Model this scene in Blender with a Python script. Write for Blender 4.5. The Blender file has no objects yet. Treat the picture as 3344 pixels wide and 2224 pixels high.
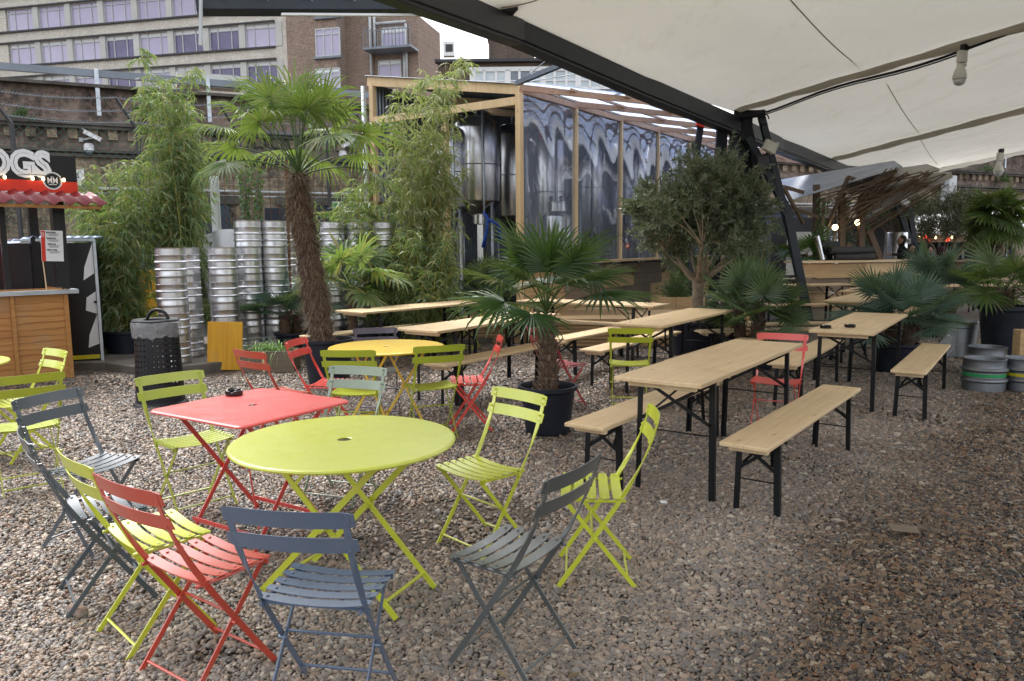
import bpy, math, random
import numpy as np
from mathutils import Vector, Matrix, Euler
R = math.radians
rnd = random.Random(11)
D = bpy.data
sc = bpy.context.scene
COL = sc.collection

# ---------------------------------------------------------------- camera
CF, CP, CR, CH = 2500.0, .123, -.008, 1.577
K = 3344 / 2358
def ray(px, py):
    c, s = math.cos(CR), math.sin(CR)
    a, b = px * K - 1672, py * K - 1112
    X = (c * a + s * b) / CF; Y = (-s * a + c * b) / CF
    return Vector((X, math.cos(CP) - Y * math.sin(CP), -math.sin(CP) - Y * math.cos(CP)))
def atz(px, py, z=0.0):
    d = ray(px, py); return d * ((z - CH) / d.z) + Vector((0, 0, CH))
def aty(px, py, y):
    d = ray(px, py); return d * (y / d.y) + Vector((0, 0, CH))
cam = D.objects.new('camera', D.cameras.new('camera')); COL.objects.link(cam)
c, s = math.cos(CR), math.sin(CR)
R0 = Vector((1, 0, 0)); U0 = Vector((0, math.sin(CP), math.cos(CP))); F0 = Vector((0, math.cos(CP), -math.sin(CP)))
rt = c * R0 + s * U0; up = c * U0 - s * R0
m = Matrix((rt, up, -F0)).transposed().to_4x4(); m.translation = (0, 0, CH)
cam.matrix_world = m
cam.data.sensor_width = 36; cam.data.lens = CF / 3344 * 36; cam.data.clip_end = 500; cam.data.clip_start = .05
sc.camera = cam

# ---------------------------------------------------------------- mesh builder
class MB:
    def __init__(s): s.v = []; s.f = []; s.k = []
    def add(s, vs, fs):
        n = len(s.v); s.k.append((n, len(s.f))); s.v.extend([tuple(p) for p in vs]); s.f.extend([tuple(i + n for i in f) for f in fs])
    def box(s, c, d, rot=None, taper=1):
        x, y, z = d[0] / 2, d[1] / 2, d[2] / 2
        vs = [Vector((a * x * (taper if k < 0 else 1), b * y * (taper if k < 0 else 1), k * z)) for k in (-1, 1) for a, b in ((-1, -1), (1, -1), (1, 1), (-1, 1))]
        if rot is not None:
            M = rot if isinstance(rot, Matrix) else Matrix.Rotation(rot, 3, 'Z')
            vs = [M @ v for v in vs]
        c = Vector(c); s.add([v + c for v in vs], [(0, 3, 2, 1), (4, 5, 6, 7), (0, 1, 5, 4), (1, 2, 6, 5), (2, 3, 7, 6), (3, 0, 4, 7)])
    def bar(s, p, q, w, h, side=None):
        """rectangular bar from p to q; w along side, h across"""
        p, q = Vector(p), Vector(q); t = (q - p).normalized()
        a = Vector(side) if side is not None else (Vector((0, 0, 1)).cross(t) if abs(t.z) < .95 else Vector((1, 0, 0)))
        a = (a - t * a.dot(t)).normalized(); b = t.cross(a)
        vs = [o + a * (i * w / 2) + b * (j * h / 2) for o in (p, q) for i, j in ((-1, -1), (1, -1), (1, 1), (-1, 1))]
        s.add(vs, [(0, 3, 2, 1), (4, 5, 6, 7), (0, 1, 5, 4), (1, 2, 6, 5), (2, 3, 7, 6), (3, 0, 4, 7)])
    def sweep(s, pts, sides, w, h):
        n = len(pts); vs = []
        ws = w if isinstance(w, (list, tuple)) else [w] * n; hs = h if isinstance(h, (list, tuple)) else [h] * n
        pts = [Vector(p) for p in pts]
        for i, p in enumerate(pts):
            t = (pts[min(i + 1, n - 1)] - pts[max(i - 1, 0)]).normalized(); a = Vector(sides[i]); a = (a - t * a.dot(t)).normalized(); b = t.cross(a)
            vs += [p + a * (k * ws[i] / 2) + b * (l * hs[i] / 2) for k, l in ((-1, -1), (1, -1), (1, 1), (-1, 1))]
        fs = [(0, 3, 2, 1), tuple(4 * (n - 1) + k for k in range(4))]
        for i in range(n - 1):
            for k in range(4): fs.append((4 * i + k, 4 * i + (k + 1) % 4, 4 * i + 4 + (k + 1) % 4, 4 * i + 4 + k))
        s.add(vs, fs)
    def tube(s, pts, r, n=8, cap=True):
        pts = [Vector(p) for p in pts]; m = len(pts); rs = r if isinstance(r, (list, tuple)) else [r] * m
        vs = []; a = None
        for i, p in enumerate(pts):
            t = (pts[min(i + 1, m - 1)] - pts[max(i - 1, 0)]).normalized()
            if a is None: a = t.orthogonal().normalized()
            a = (a - t * a.dot(t)).normalized(); b = t.cross(a)
            vs += [p + (a * math.cos(6.28318 * k / n) + b * math.sin(6.28318 * k / n)) * rs[i] for k in range(n)]
        fs = [(i * n + k, i * n + (k + 1) % n, (i + 1) * n + (k + 1) % n, (i + 1) * n + k) for i in range(m - 1) for k in range(n)]
        if cap: fs += [tuple(range(n))[::-1], tuple((m - 1) * n + k for k in range(n))]
        s.add(vs, fs)
    def lathe(s, prof, n=32, c=(0, 0, 0), skip=None, cap=True, sq=1.0):
        vs = [(c[0] + r * math.cos(6.28318 * k / n), c[1] + sq * r * math.sin(6.28318 * k / n), c[2] + z) for r, z in prof for k in range(n)]
        fs = [(i * n + k, i * n + (k + 1) % n, (i + 1) * n + (k + 1) % n, (i + 1) * n + k) for i in range(len(prof) - 1) for k in range(n) if not (skip and skip(i, k))]
        if cap: fs += [tuple(range(n))[::-1], tuple((len(prof) - 1) * n + k for k in range(n))]
        s.add(vs, fs)
    def each(s, name, *a, **k):
        out = []
        for i, (v0, f0) in enumerate(s.k):
            v1, f1 = s.k[i + 1] if i + 1 < len(s.k) else (len(s.v), len(s.f))
            m_ = MB(); m_.add(s.v[v0:v1], [tuple(q - v0 for q in f) for f in s.f[f0:f1]]); out.append(m_.build(name, *a, **k))
        return out
    def build(s, name, mat, parent=None, smooth=False, bevel=0, label=None):
        me = D.meshes.new(name); me.from_pydata(s.v, [], s.f); me.update()
        if smooth is True: me.polygons.foreach_set('use_smooth', [True] * len(me.polygons))
        elif smooth:
            me.polygons.foreach_set('use_smooth', [True] * len(me.polygons)); me.set_sharp_from_angle(angle=R(smooth))
        mats = mat if isinstance(mat, list) else [mat]
        for mm in mats: me.materials.append(mm)
        o = D.objects.new(name, me); COL.objects.link(o)
        if parent: o.parent = parent
        if bevel:
            b = o.modifiers.new('b', 'BEVEL'); b.width = bevel; b.segments = 2; b.limit_method = 'ANGLE'; b.angle_limit = R(50)
        if label: o['label'] = label
        return o
def tag(o, label, cat, group=None):
    o['label'] = label; o['category'] = cat
    if group: o['group'] = group
    return o
def struct(o): o['kind'] = 'structure'; return o
def thing(name, loc, rz, label, cat, group=None):
    o = D.objects.new(name, None); COL.objects.link(o); o.empty_display_size = .1
    o.location = loc; o.rotation_euler = (0, 0, rz); return tag(o, label, cat, group)
def dup(o, loc, rz, label, mats=None, parent=None, top=True):
    c = o.copy(); COL.objects.link(c); c.parent = parent
    if top:
        c.location = loc; c.rotation_euler = (0, 0, rz); c['label'] = label
    for ch in [x for x in o.children]: dup(ch, None, None, None, parent=c, top=False)
    return c

# ---------------------------------------------------------------- materials
class NT:
    def __init__(s, name):
        s.m = D.materials.new(name); s.m.use_nodes = True; s.t = s.m.node_tree; s.n = s.t.nodes; s.n.clear()
        s.out = s.n.new('ShaderNodeOutputMaterial')
    def N(s, typ, **kw):
        x = s.n.new('ShaderNode' + typ)
        for k, v in kw.items():
            if k in x.inputs.keys(): x.inputs[k].default_value = v
            else: setattr(x, k, v)
        return x
    def L(s, a, b): s.t.links.new(a, b)
    def coords(s, kind='Object', scale=(1, 1, 1)):
        tc = s.N('TexCoord'); mp = s.N('Mapping'); mp.inputs['Scale'].default_value = scale; s.L(tc.outputs[kind], mp.inputs[0]); return mp.outputs[0]
    def noise(s, vec, scale, detail=4, rough=.6):
        x = s.N('TexNoise'); x.inputs['Scale'].default_value = scale; x.inputs['Detail'].default_value = detail; x.inputs['Roughness'].default_value = rough
        if vec is not None: s.L(vec, x.inputs['Vector'])
        return x.outputs['Fac']
    def ramp(s, fac, stops, interp='LINEAR'):
        x = s.N('ValToRGB'); r = x.color_ramp; r.interpolation = interp
        while len(r.elements) > 1: r.elements.remove(r.elements[-1])
        for i, (p, c) in enumerate(stops):
            e = r.elements[0] if i == 0 else r.elements.new(p); e.position = p
            e.color = (c, c, c, 1) if isinstance(c, (int, float)) else (*c, 1)
        s.L(fac, x.inputs[0]); return x.outputs[0]
    def mix(s, fac, a, b, mode='MIX'):
        x = s.N('Mix', data_type='RGBA', blend_type=mode)
        for sock, v in ((x.inputs[0], fac), (x.inputs[6], a), (x.inputs[7], b)):
            if hasattr(v, 'is_output'): s.L(v, sock)
            elif isinstance(v, (int, float)): sock.default_value = v
            else: sock.default_value = (*v, 1)
        return x.outputs[2]
    def math(s, op, a, b=0.0, clamp=False):
        x = s.N('Math', operation=op, use_clamp=clamp)
        for sock, v in ((x.inputs[0], a), (x.inputs[1], b)):
            if hasattr(v, 'is_output'): s.L(v, sock)
            else: sock.default_value = v
        return x.outputs[0]
    def bump(s, h, strength=.3, dist=.01):
        x = s.N('Bump'); x.inputs['Strength'].default_value = strength; x.inputs['Distance'].default_value = dist; s.L(h, x.inputs['Height']); return x.outputs[0]
    def bsdf(s, col, rough=.5, metal=0, normal=None, spec=.5, **kw):
        b = s.N('BsdfPrincipled')
        for nm, v in [('Base Color', col), ('Roughness', rough), ('Metallic', metal), ('Specular IOR Level', spec)] + list(kw.items()):
            nm = nm.replace('_', ' ')
            if hasattr(v, 'is_output'): s.L(v, b.inputs[nm])
            elif isinstance(v, tuple): b.inputs[nm].default_value = (*v, 1) if len(v) == 3 else v
            else: b.inputs[nm].default_value = v
        if normal is not None: s.L(normal, b.inputs['Normal'])
        return b.outputs[0]
    def done(s, sh): s.L(sh, s.out.inputs[0]); return s.m

def paint(name, col, rough=.34, dirt=.3):
    t = NT(name); v = t.coords(); n = t.noise(v, 9, 5, .7); n2 = t.noise(v, 90, 3)
    c = t.mix(t.ramp(n, [(.45, 0), (.75, dirt)]), col, tuple(x * .55 + .02 for x in col))
    info = t.N('ObjectInfo'); c = t.mix(t.math('MULTIPLY', info.outputs['Random'], .12), c, tuple(min(1, x * 1.6 + .03) for x in col))
    sp_ = t.noise(v, 55, 4, .7); c = t.mix(t.ramp(sp_, [(.70, 0), (.74, .8)]), c, (.10, .07, .05)); du = t.noise(v, 3.5, 5, .7); c = t.mix(t.ramp(du, [(.52, 0), (.80, .12)]), c, (.42, .38, .32))
    return t.done(t.bsdf(c, t.ramp(n, [(.3, rough - .06), (.7, rough + .14)]), 0, t.bump(n2, .04, .002), .62, Coat_Weight=.8, Coat_Roughness=.28))
def plain(name, col, rough=.6, metal=0, var=.25, sc_=6, bump=.1):
    t = NT(name); v = t.coords(); n = t.noise(v, sc_, 6, .65)
    c = t.mix(t.ramp(n, [(.3, 0), (.7, 1)]), tuple(x * (1 - var) for x in col), tuple(min(1, x * (1 + var)) for x in col))
    return t.done(t.bsdf(c, rough, metal, t.bump(t.noise(v, sc_ * 8, 3), bump, .004), .35))
def wood(name, base, dark, axis=1, gl=1.0, rough=.55, knots=True, boards=0, wet=0.0):
    t = NT(name); sc3 = [26 * gl, 26 * gl, 26 * gl]; sc3[axis] = 1.3 * gl
    tc = t.N('TexCoord'); info = t.N('ObjectInfo')
    off = t.N('VectorMath', operation='ADD'); t.L(tc.outputs['Object'], off.inputs[0])
    cx = t.N('CombineXYZ'); r1 = t.math('MULTIPLY', info.outputs['Random'], 37.0)
    for i in range(3): t.L(r1, cx.inputs[i])
    t.L(cx.outputs[0], off.inputs[1]); base_v = off.outputs[0]
    mp = t.N('Mapping'); mp.inputs['Scale'].default_value = sc3; t.L(base_v, mp.inputs[0])
    big = t.noise(base_v, 1.4, 3); n = t.noise(mp.outputs[0], 1.0, 7, .7)
    c = t.mix(t.ramp(n, [(.34, 0), (.66, 1)]), base, dark)
    c = t.mix(t.ramp(big, [(.35, 0), (.7, .55)]), c, tuple(x * .8 for x in base))
    if knots:
        mk = t.N('Mapping'); k3 = [7, 7, 7]; k3[axis] = 3.2; mk.inputs['Scale'].default_value = k3; t.L(base_v, mk.inputs[0])
        vo = t.N('TexVoronoi'); vo.inputs['Scale'].default_value = 1.0; t.L(mk.outputs[0], vo.inputs['Vector'])
        c = t.mix(t.ramp(vo.outputs['Distance'], [(.03, .7), (.07, .2), (.11, 0)]), c, tuple(x * .33 for x in dark))
    if boards:
        sp = t.N('SeparateXYZ'); t.L(tc.outputs['Object'], sp.inputs[0])
        ax = 0 if axis == 1 else 2
        fr = t.math('FRACT', t.math('MULTIPLY', sp.outputs[ax], boards)); e = t.ramp(fr, [(0, .45), (.012, 0), (.988, 0), (1, .45)])
        c = t.mix(e, c, tuple(x * .5 for x in dark))
    g = t.ramp(t.noise(base_v, 3.0, 5), [(.55, 0), (.8, .35)])
    c = t.mix(g, c, (.30, .25, .18))
    st = t.noise(base_v, 5.5, 5, .75); c = t.mix(t.ramp(st, [(.60, 0), (.72, .35)]), c, tuple(x * .62 for x in base))
    return t.done(t.bsdf(c, t.ramp(big, [(.3, rough - .2 * wet), (.7, rough + .1)]), 0, t.bump(n, .12, .003), .4))
def metal(name, col, rough=.3, aniso=False, var=.15):
    t = NT(name); v = t.coords(); n = t.noise(v, 5, 6, .7); n2 = t.noise(t.coords('Object', (40, 40, 4)), 3, 4)
    c = t.mix(t.ramp(n, [(.3, 0), (.75, 1)]), col, tuple(x * (1 - var * 2) for x in col))
    return t.done(t.bsdf(c, t.ramp(n, [(.3, rough - .06), (.8, rough + .15)]), 1, t.bump(n2, .05, .002)))
def leaf(name, cols, rough=.45, trans=.35):
    t = NT(name); g = t.N('NewGeometry')
    n = len(cols); c = t.ramp(g.outputs['Random Per Island'], [(i / max(1, n - 1), q) for i, q in enumerate(cols)])
    pn = t.noise(t.coords('Object'), 2.2, 2); c = t.mix(t.ramp(pn, [(.35, .0), (.7, .45)]), c, tuple(x * .45 for x in cols[0]))
    a = t.bsdf(c, rough, 0, None, .5)
    tr = t.N('BsdfTranslucent'); t.L(t.mix(.5, c, (.35, .5, .05), 'MIX'), tr.inputs[0])
    ms = t.N('MixShader'); ms.inputs[0].default_value = trans; t.L(a, ms.inputs[1]); t.L(tr.outputs[0], ms.inputs[2])
    return t.done(ms.outputs[0])
def brick(name, c1, c2, mortar, sc_=1.0, soot=.5, bw=.225, bh=.075):
    t = NT(name); tc = t.N('TexCoord'); sp = t.N('SeparateXYZ'); t.L(tc.outputs['Object'], sp.inputs[0])
    cx = t.N('CombineXYZ'); t.L(sp.outputs[0], cx.inputs[0]); t.L(sp.outputs[2], cx.inputs[1])
    b = t.N('TexBrick'); t.L(cx.outputs[0], b.inputs['Vector'])
    b.inputs['Scale'].default_value = 1; b.inputs['Brick Width'].default_value = bw; b.inputs['Row Height'].default_value = bh; b.inputs['Mortar Size'].default_value = .006 * sc_
    b.inputs['Color1'].default_value = (*c1, 1); b.inputs['Color2'].default_value = (*c2, 1); b.inputs['Mortar'].default_value = (*mortar, 1)
    n = t.noise(tc.outputs['Object'], .6, 6, .75); n2 = t.noise(t.coords('Object', (1, 1, .25)), 2.5, 5, .7); n3 = t.noise(tc.outputs['Object'], 9, 3)
    c = t.mix(t.ramp(n, [(.40, soot), (.58, 0)]), b.outputs[0], (.022, .019, .018))
    c = t.mix(t.ramp(n2, [(.46, 0), (.66, soot * .8)]), c, (.03, .027, .024))
    c = t.mix(t.ramp(n3, [(.5, 0), (.80, .55)]), c, tuple(min(1, x * 2.2) for x in c1))
    return t.done(t.bsdf(c, .85, 0, t.bump(t.math('ADD', b.outputs['Fac'], t.math('MULTIPLY', n3, -.6)), -.6, .01), .3))
def emit(name, col, st):
    t = NT(name); e = t.N('Emission'); e.inputs[0].default_value = (*col, 1); e.inputs[1].default_value = st; return t.done(e.outputs[0])

M = {}
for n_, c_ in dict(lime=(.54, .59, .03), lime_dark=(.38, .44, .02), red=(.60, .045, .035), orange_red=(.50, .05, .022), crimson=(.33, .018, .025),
        blue_slate=(.075, .115, .19), slate=(.05, .07, .09), grey=(.075, .085, .085), sage=(.21, .27, .18), purple=(.045, .03, .06),
        yellow=(.82, .54, .03), table_red=(.72, .07, .065), bright_red=(.72, .05, .035)).items():
    M[n_] = paint('paint_' + n_, c_)
M['pine'] = wood('pine_wood', (.78, .60, .37), (.64, .45, .24), 1, boards=3.57, wet=.6)
M['pine_pale'] = wood('pine_pale', (.80, .63, .41), (.66, .47, .26), 1, wet=.3)
M['pine_x'] = wood('pine_frame', (.78, .58, .34), (.62, .42, .22), 2, gl=.8)
M['fence_wood'] = wood('stall_wood', (.52, .25, .075), (.33, .13, .03), 0)
M['old_wood'] = wood('old_wood', (.22, .17, .12), (.13, .10, .075), 0)
M['deck_wood'] = wood('deck_wood', (.62, .43, .23), (.42, .26, .12), 0)
M['deck_dark'] = wood('deck_dark', (.30, .23, .16), (.18, .13, .09), 0)
M['red_timber'] = wood('red_timber', (.52, .33, .22), (.36, .20, .13), 1, gl=.7)
M['yellow_ply'] = wood('yellow_ply', (.72, .38, .015), (.55, .24, .01), 2)
M['stick'] = wood('brown_batten', (.17, .115, .075), (.10, .065, .04), 1)
M['black_steel'] = plain('black_steel', (.005, .006, .008), .45, 0, .4, 12, .05)
M['beam'] = plain('beam_steel', (.020, .026, .036), .42, 0, .25, 3, .03)
M['blue_steel'] = plain('blue_steel', (.05, .07, .11), .4, 0, .25, 4, .03)
M['galv'] = metal('galvanised', (.52, .56, .60), .42)
M['galv_dull'] = metal('galvanised_dull', (.30, .33, .37), .5)
t = NT('keg_steel'); n_ = t.noise(t.coords('Object', (2, 2, 14)), 2.0, 4); n2_ = t.noise(t.coords('Object'), 30, 4, .7); M['keg'] = t.done(t.bsdf(t.mix(t.ramp(n2_, [(.62, 0), (.75, .35)]), t.mix(n_, (.72, .72, .74), (.60, .60, .62)), (.30, .29, .28)), t.ramp(n_, [(.3, .30), (.7, .42)]), 1))
M['keg_old'] = metal('keg_aluminium', (.30, .32, .35), .5)
t = NT('tank_steel'); n_ = t.noise(t.coords('Object', (6, 6, .4)), 1.5, 4); M['tank'] = t.done(t.bsdf(t.mix(n_, (.62, .62, .64), (.50, .50, .52)), .24, 1, t.bump(t.noise(t.coords('Object', (1, 1, .3)), 1.2, 1), .15, .05)))
M['pot'] = plain('plastic_pot', (.014, .017, .028), .42, 0, .4, 5, .1)
M['bin_black'] = plain('bin_plastic', (.013, .013, .017), .4, 0, .3, 6)
M['soil'] = plain('soil', (.09, .06, .04), .95, 0, .6, 30, 1)
M['concrete'] = plain('concrete', (.14, .125, .105), .45, 0, .4, 2.2, .3)
M['white'] = plain('white_paint', (.75, .76, .77), .5, 0, .06, 5, .02)
M['cream_box'] = plain('cream_plastic', (.58, .57, .50), .45, 0, .1, 5, .02)
M['white_dull'] = plain('white_dull', (.5, .52, .53), .6, 0, .15, 3, .05)
M['black'] = plain('black_paint', (.012, .012, .013), .35, 0, .2, 4, .03)
M['sign_red'] = plain('sign_red', (.62, .035, .015), .4, 0, .06, 3, .01)
M['sign_blue'] = plain('sign_blue', (.01, .03, .20), .4, 0, .1, 3, .01)
M['sign_green'] = plain('sign_green', (.01, .33, .17), .4, 0, .06, 3, .01)
M['ashtray'] = plain('ashtray_plastic', (.008, .008, .009), .15, 0, .1, 8, 0)
M['maroon'] = plain('maroon_sheet', (.17, .025, .03), .3, 0, .2, 5, .04)
M['dark_grey'] = plain('dark_grey', (.05, .05, .055), .6, 0, .2, 4, .05)
M['door_blue'] = plain('door_slate', (.035, .045, .07), .55, 0, .2, 2, .05)
M['stone'] = plain('stone_coping', (.085, .078, .068), .85, 0, .6, 1.5, .3)
M['conc_pale'] = plain('pale_concrete', (.50, .50, .47), .8, 0, .12, .5, .05)
M['lead'] = plain('lead_grey', (.20, .23, .27), .5, 0, .2, 1, .05)
M['rust'] = plain('rusty_wire', (.13, .055, .03), .8, 0, .3, 9, .1)
M['viaduct'] = brick('viaduct_brick', (.20, .125, .10), (.28, .22, .16), (.20, .185, .17), 2.0, .85)
M['viaduct2'] = brick('viaduct_brick_low', (.36, .28, .17), (.26, .17, .11), (.22, .20, .18), 2.0, .85)
M['cream_brick'] = brick('cream_brick', (.66, .61, .52), (.54, .50, .42), (.54, .50, .45), 2.0, .12, .3, .1)
M['brown_brick'] = brick('brown_brick', (.29, .20, .155), (.22, .155, .12), (.30, .26, .22), 2.0, .15, .3, .1)
M['dark_brick'] = brick('dark_brick', (.11, .08, .065), (.15, .10, .07), (.14, .12, .10), 1.6, .3)
M['fibre'] = leaf('palm_fibre', [(.17, .105, .075), (.30, .20, .14), (.10, .065, .045), (.40, .30, .22)], .8, .1)
M['trunk'] = plain('palm_trunk', (.10, .065, .045), .95, 0, .5, 20, 1)
M['bark'] = plain('olive_bark', (.22, .17, .12), .9, 0, .45, 9, .8)
M['palm_leaf'] = leaf('palm_leaf', [(.05, .11, .03), (.09, .17, .035), (.045, .09, .03), (.13, .22, .05), (.08, .14, .07), (.24, .25, .12), (.07, .12, .05)], .38, .32)
M['palm_dark'] = leaf('palm_leaf_dark', [(.03, .08, .025), (.045, .115, .03), (.06, .13, .045), (.035, .085, .035)], .33, .22)
M['cham_leaf'] = leaf('fan_leaf_blue', [(.08, .15, .12), (.13, .21, .17), (.06, .12, .08), (.18, .25, .20)], .4, .2)
M['cham_green'] = leaf('fan_leaf_olive', [(.075, .13, .06), (.11, .17, .085), (.05, .10, .045), (.15, .20, .11)], .4, .2)
M['bamboo_leaf'] = leaf('bamboo_leaf', [(.09, .17, .06), (.14, .24, .09), (.24, .33, .18), (.06, .12, .04), (.28, .33, .18), (.36, .30, .12), (.18, .27, .13)], .45, .4)
M['bamboo_leaf_y'] = leaf('bamboo_leaf_yellow', [(.16, .22, .07), (.30, .34, .14), (.44, .43, .24), (.10, .15, .05), (.50, .46, .30), (.22, .28, .12)], .45, .4)
M['culm'] = plain('bamboo_culm', (.38, .33, .08), .4, 0, .35, 6, .05)
M['olive_leaf'] = leaf('olive_leaf', [(.07, .10, .055), (.13, .165, .10), (.28, .32, .25), (.05, .075, .04), (.17, .19, .10)], .42, .15)
M['ivy_leaf'] = leaf('ivy_leaf', [(.04, .10, .03), (.07, .15, .04), (.05, .12, .035)], .4, .2)
M['spider_leaf'] = leaf('spider_leaf', [(.20, .38, .08), (.32, .50, .16), (.14, .28, .06)], .4, .3)
M['lantern'] = emit('lantern_red', (1, .09, .05), 1.1)
M['bulb'] = emit('bulb_warm', (1, .72, .35), 4)
M['skin'] = plain('skin', (.42, .25, .18), .55, 0, .08, 4, .02)
M['hair'] = plain('hair', (.02, .015, .012), .6, 0, .3, 30, .2)
M['cloth_black'] = plain('cloth_black', (.014, .014, .017), .85, 0, .3, 20, .2)
M['cloth_maroon'] = plain('cloth_maroon', (.045, .015, .022), .85, 0, .3, 20, .2)
M['cloth_white'] = plain('cloth_white', (.65, .64, .65), .8, 0, .1, 10, .1)
M['roof_under'] = plain('roof_under', (.50, .48, .44), .6, 0, .25, 3, .05)
M['sheet_grey'] = plain('sheet_grey', (.45, .48, .54), .35, 0, .2, 2, .05)
M['seam'] = plain('seam_thread', (.30, .26, .19), .8, 0, .2, 5)
M['tarp'] = plain('tarp', (.70, .71, .73), .6, 0, .08, 2, .3)
M['green_paint'] = plain('green_band', (.02, .30, .09), .4, 0, .2, 8)
M['yellow_paint'] = plain('yellow_band', (.6, .5, .02), .4, 0, .2, 8)
M['blue_plastic'] = plain('blue_plastic', (.01, .06, .35), .4)

def mk_window_glass():
    t = NT('window_lilac'); v = t.coords('Object'); n = t.noise(v, .55, 3); info = t.N('ObjectInfo')
    c = t.ramp(info.outputs['Random'], [(0, (.06, .05, .13)), (.10, (.10, .08, .19)), (.16, (.38, .33, .47)), (.5, (.45, .40, .56)), (.8, (.50, .45, .60)), (1, (.36, .32, .46))])
    c = t.mix(t.ramp(n, [(.4, 0), (.7, .35)]), c, (.29, .26, .41))
    return t.done(t.bsdf(c, .22, 0, None, .6))
M['lilac'] = mk_window_glass()
t = NT('window_pale'); M['pale_glass'] = t.done(t.bsdf(t.ramp(t.noise(t.coords('Object'), .8, 2), [(.3, (.38, .45, .50)), (.7, (.62, .68, .70))]), .15, 0, None, .6))
t = NT('window_dark'); M['dark_glass'] = t.done(t.bsdf((.10, .13, .17), .1, 0, None, .8))
def mk_film():
    t = NT('clear_film'); v = t.coords('Object'); n = t.noise(v, .9, 0, .45)
    w = t.N('TexNoise'); w.inputs['Scale'].default_value = .9; w.inputs['Detail'].default_value = 0; w.inputs['Distortion'].default_value = .8; t.L(v, w.inputs['Vector'])
    nn = t.bump(t.math('ADD', n, w.outputs['Fac']), 1.0, .018)
    gl = t.N('BsdfGlossy'); gl.inputs['Roughness'].default_value = .02; t.L(nn, gl.inputs['Normal']); gl.inputs[0].default_value = (.85, .88, 1, 1)
    tr = t.N('BsdfTransparent'); tr.inputs[0].default_value = (.93, .94, .97, 1)
    fr = t.N('Fresnel'); fr.inputs[0].default_value = 1.6; t.L(nn, fr.inputs['Normal'])
    ms = t.N('MixShader'); t.L(t.math('ADD', t.math('MULTIPLY', fr.outputs[0], 1.0), .05, True), ms.inputs[0]); t.L(tr.outputs[0], ms.inputs[1]); t.L(gl.outputs[0], ms.inputs[2])
    df = t.N('BsdfTranslucent'); df.inputs[0].default_value = (.72, .80, 1, 1); d2 = t.N('BsdfDiffuse'); d2.inputs[0].default_value = (.55, .62, .80, 1); m0 = t.N('MixShader'); t.L(df.outputs[0], m0.inputs[1]); t.L(d2.outputs[0], m0.inputs[2])
    m2 = t.N('MixShader'); m2.inputs[0].default_value = .22; t.L(ms.outputs[0], m2.inputs[1]); t.L(m0.outputs[0], m2.inputs[2])
    return t.done(m2.outputs[0])
M['film'] = mk_film()
def mk_sheet(name, col, trans):
    t = NT(name); n = t.noise(t.coords('Object'), 1.2, 4)
    c = t.mix(t.ramp(n, [(.35, 0), (.7, .4)]), col, tuple(x * .75 for x in col))
    a = t.bsdf(c, .3, 0, None, .5); tr = t.N('BsdfTranslucent'); t.L(c, tr.inputs[0])
    ms = t.N('MixShader'); ms.inputs[0].default_value = trans; t.L(a, ms.inputs[1]); t.L(tr.outputs[0], ms.inputs[2])
    return t.done(ms.outputs[0])
M['polysheet'] = mk_sheet('polycarbonate', (.62, .74, .95), .7)
def mk_fabric():
    t = NT('canopy_fabric'); v = t.coords('Object'); n = t.noise(v, .45, 5, .6); n2 = t.noise(t.coords('Object', (1, .25, 1)), 2.2, 5, .7); n3 = t.noise(v, .9, 3)
    c = t.mix(t.ramp(n, [(.35, 0), (.7, .5)]), (.64, .62, .56), (.54, .52, .46))
    c = t.mix(t.ramp(n2, [(.54, 0), (.80, .5)]), c, (.40, .36, .28)); n5 = t.noise(t.coords('Object', (9, 9, 9)), 1, 6, .8); c = t.mix(t.ramp(n5, [(.62, 0), (.72, .25)]), c, (.36, .33, .27))
    a = t.bsdf(c, .7, 0, t.bump(t.math('ADD', n3, t.math('MULTIPLY', n2, .35)), .8, .16), .3); tr = t.N('BsdfTranslucent'); t.L(c, tr.inputs[0])
    ms = t.N('MixShader'); ms.inputs[0].default_value = .20; t.L(a, ms.inputs[1]); t.L(tr.outputs[0], ms.inputs[2])
    return t.done(ms.outputs[0])
M['fabric'] = mk_fabric()
M['fabric_band'] = mk_sheet('canopy_band', (.56, .52, .44), .3)
t = NT('thin_plastic'); a_ = t.bsdf((.75, .77, .8), .2, 0, t.bump(t.noise(t.coords('Object'), 14, 4), 1, .03), .7); tr_ = t.N('BsdfTransparent'); ms_ = t.N('MixShader'); ms_.inputs[0].default_value = .74; t.L(a_, ms_.inputs[1]); t.L(tr_.outputs[0], ms_.inputs[2]); M['bag'] = t.done(ms_.outputs[0])
t = NT('jar_glass'); a_ = t.bsdf((.7, .75, .75), .08, 0, None, .8); tr_ = t.N('BsdfTransparent'); ms_ = t.N('MixShader'); ms_.inputs[0].default_value = .6; t.L(a_, ms_.inputs[1]); t.L(tr_.outputs[0], ms_.inputs[2]); M['jar'] = t.done(ms_.outputs[0])

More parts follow.
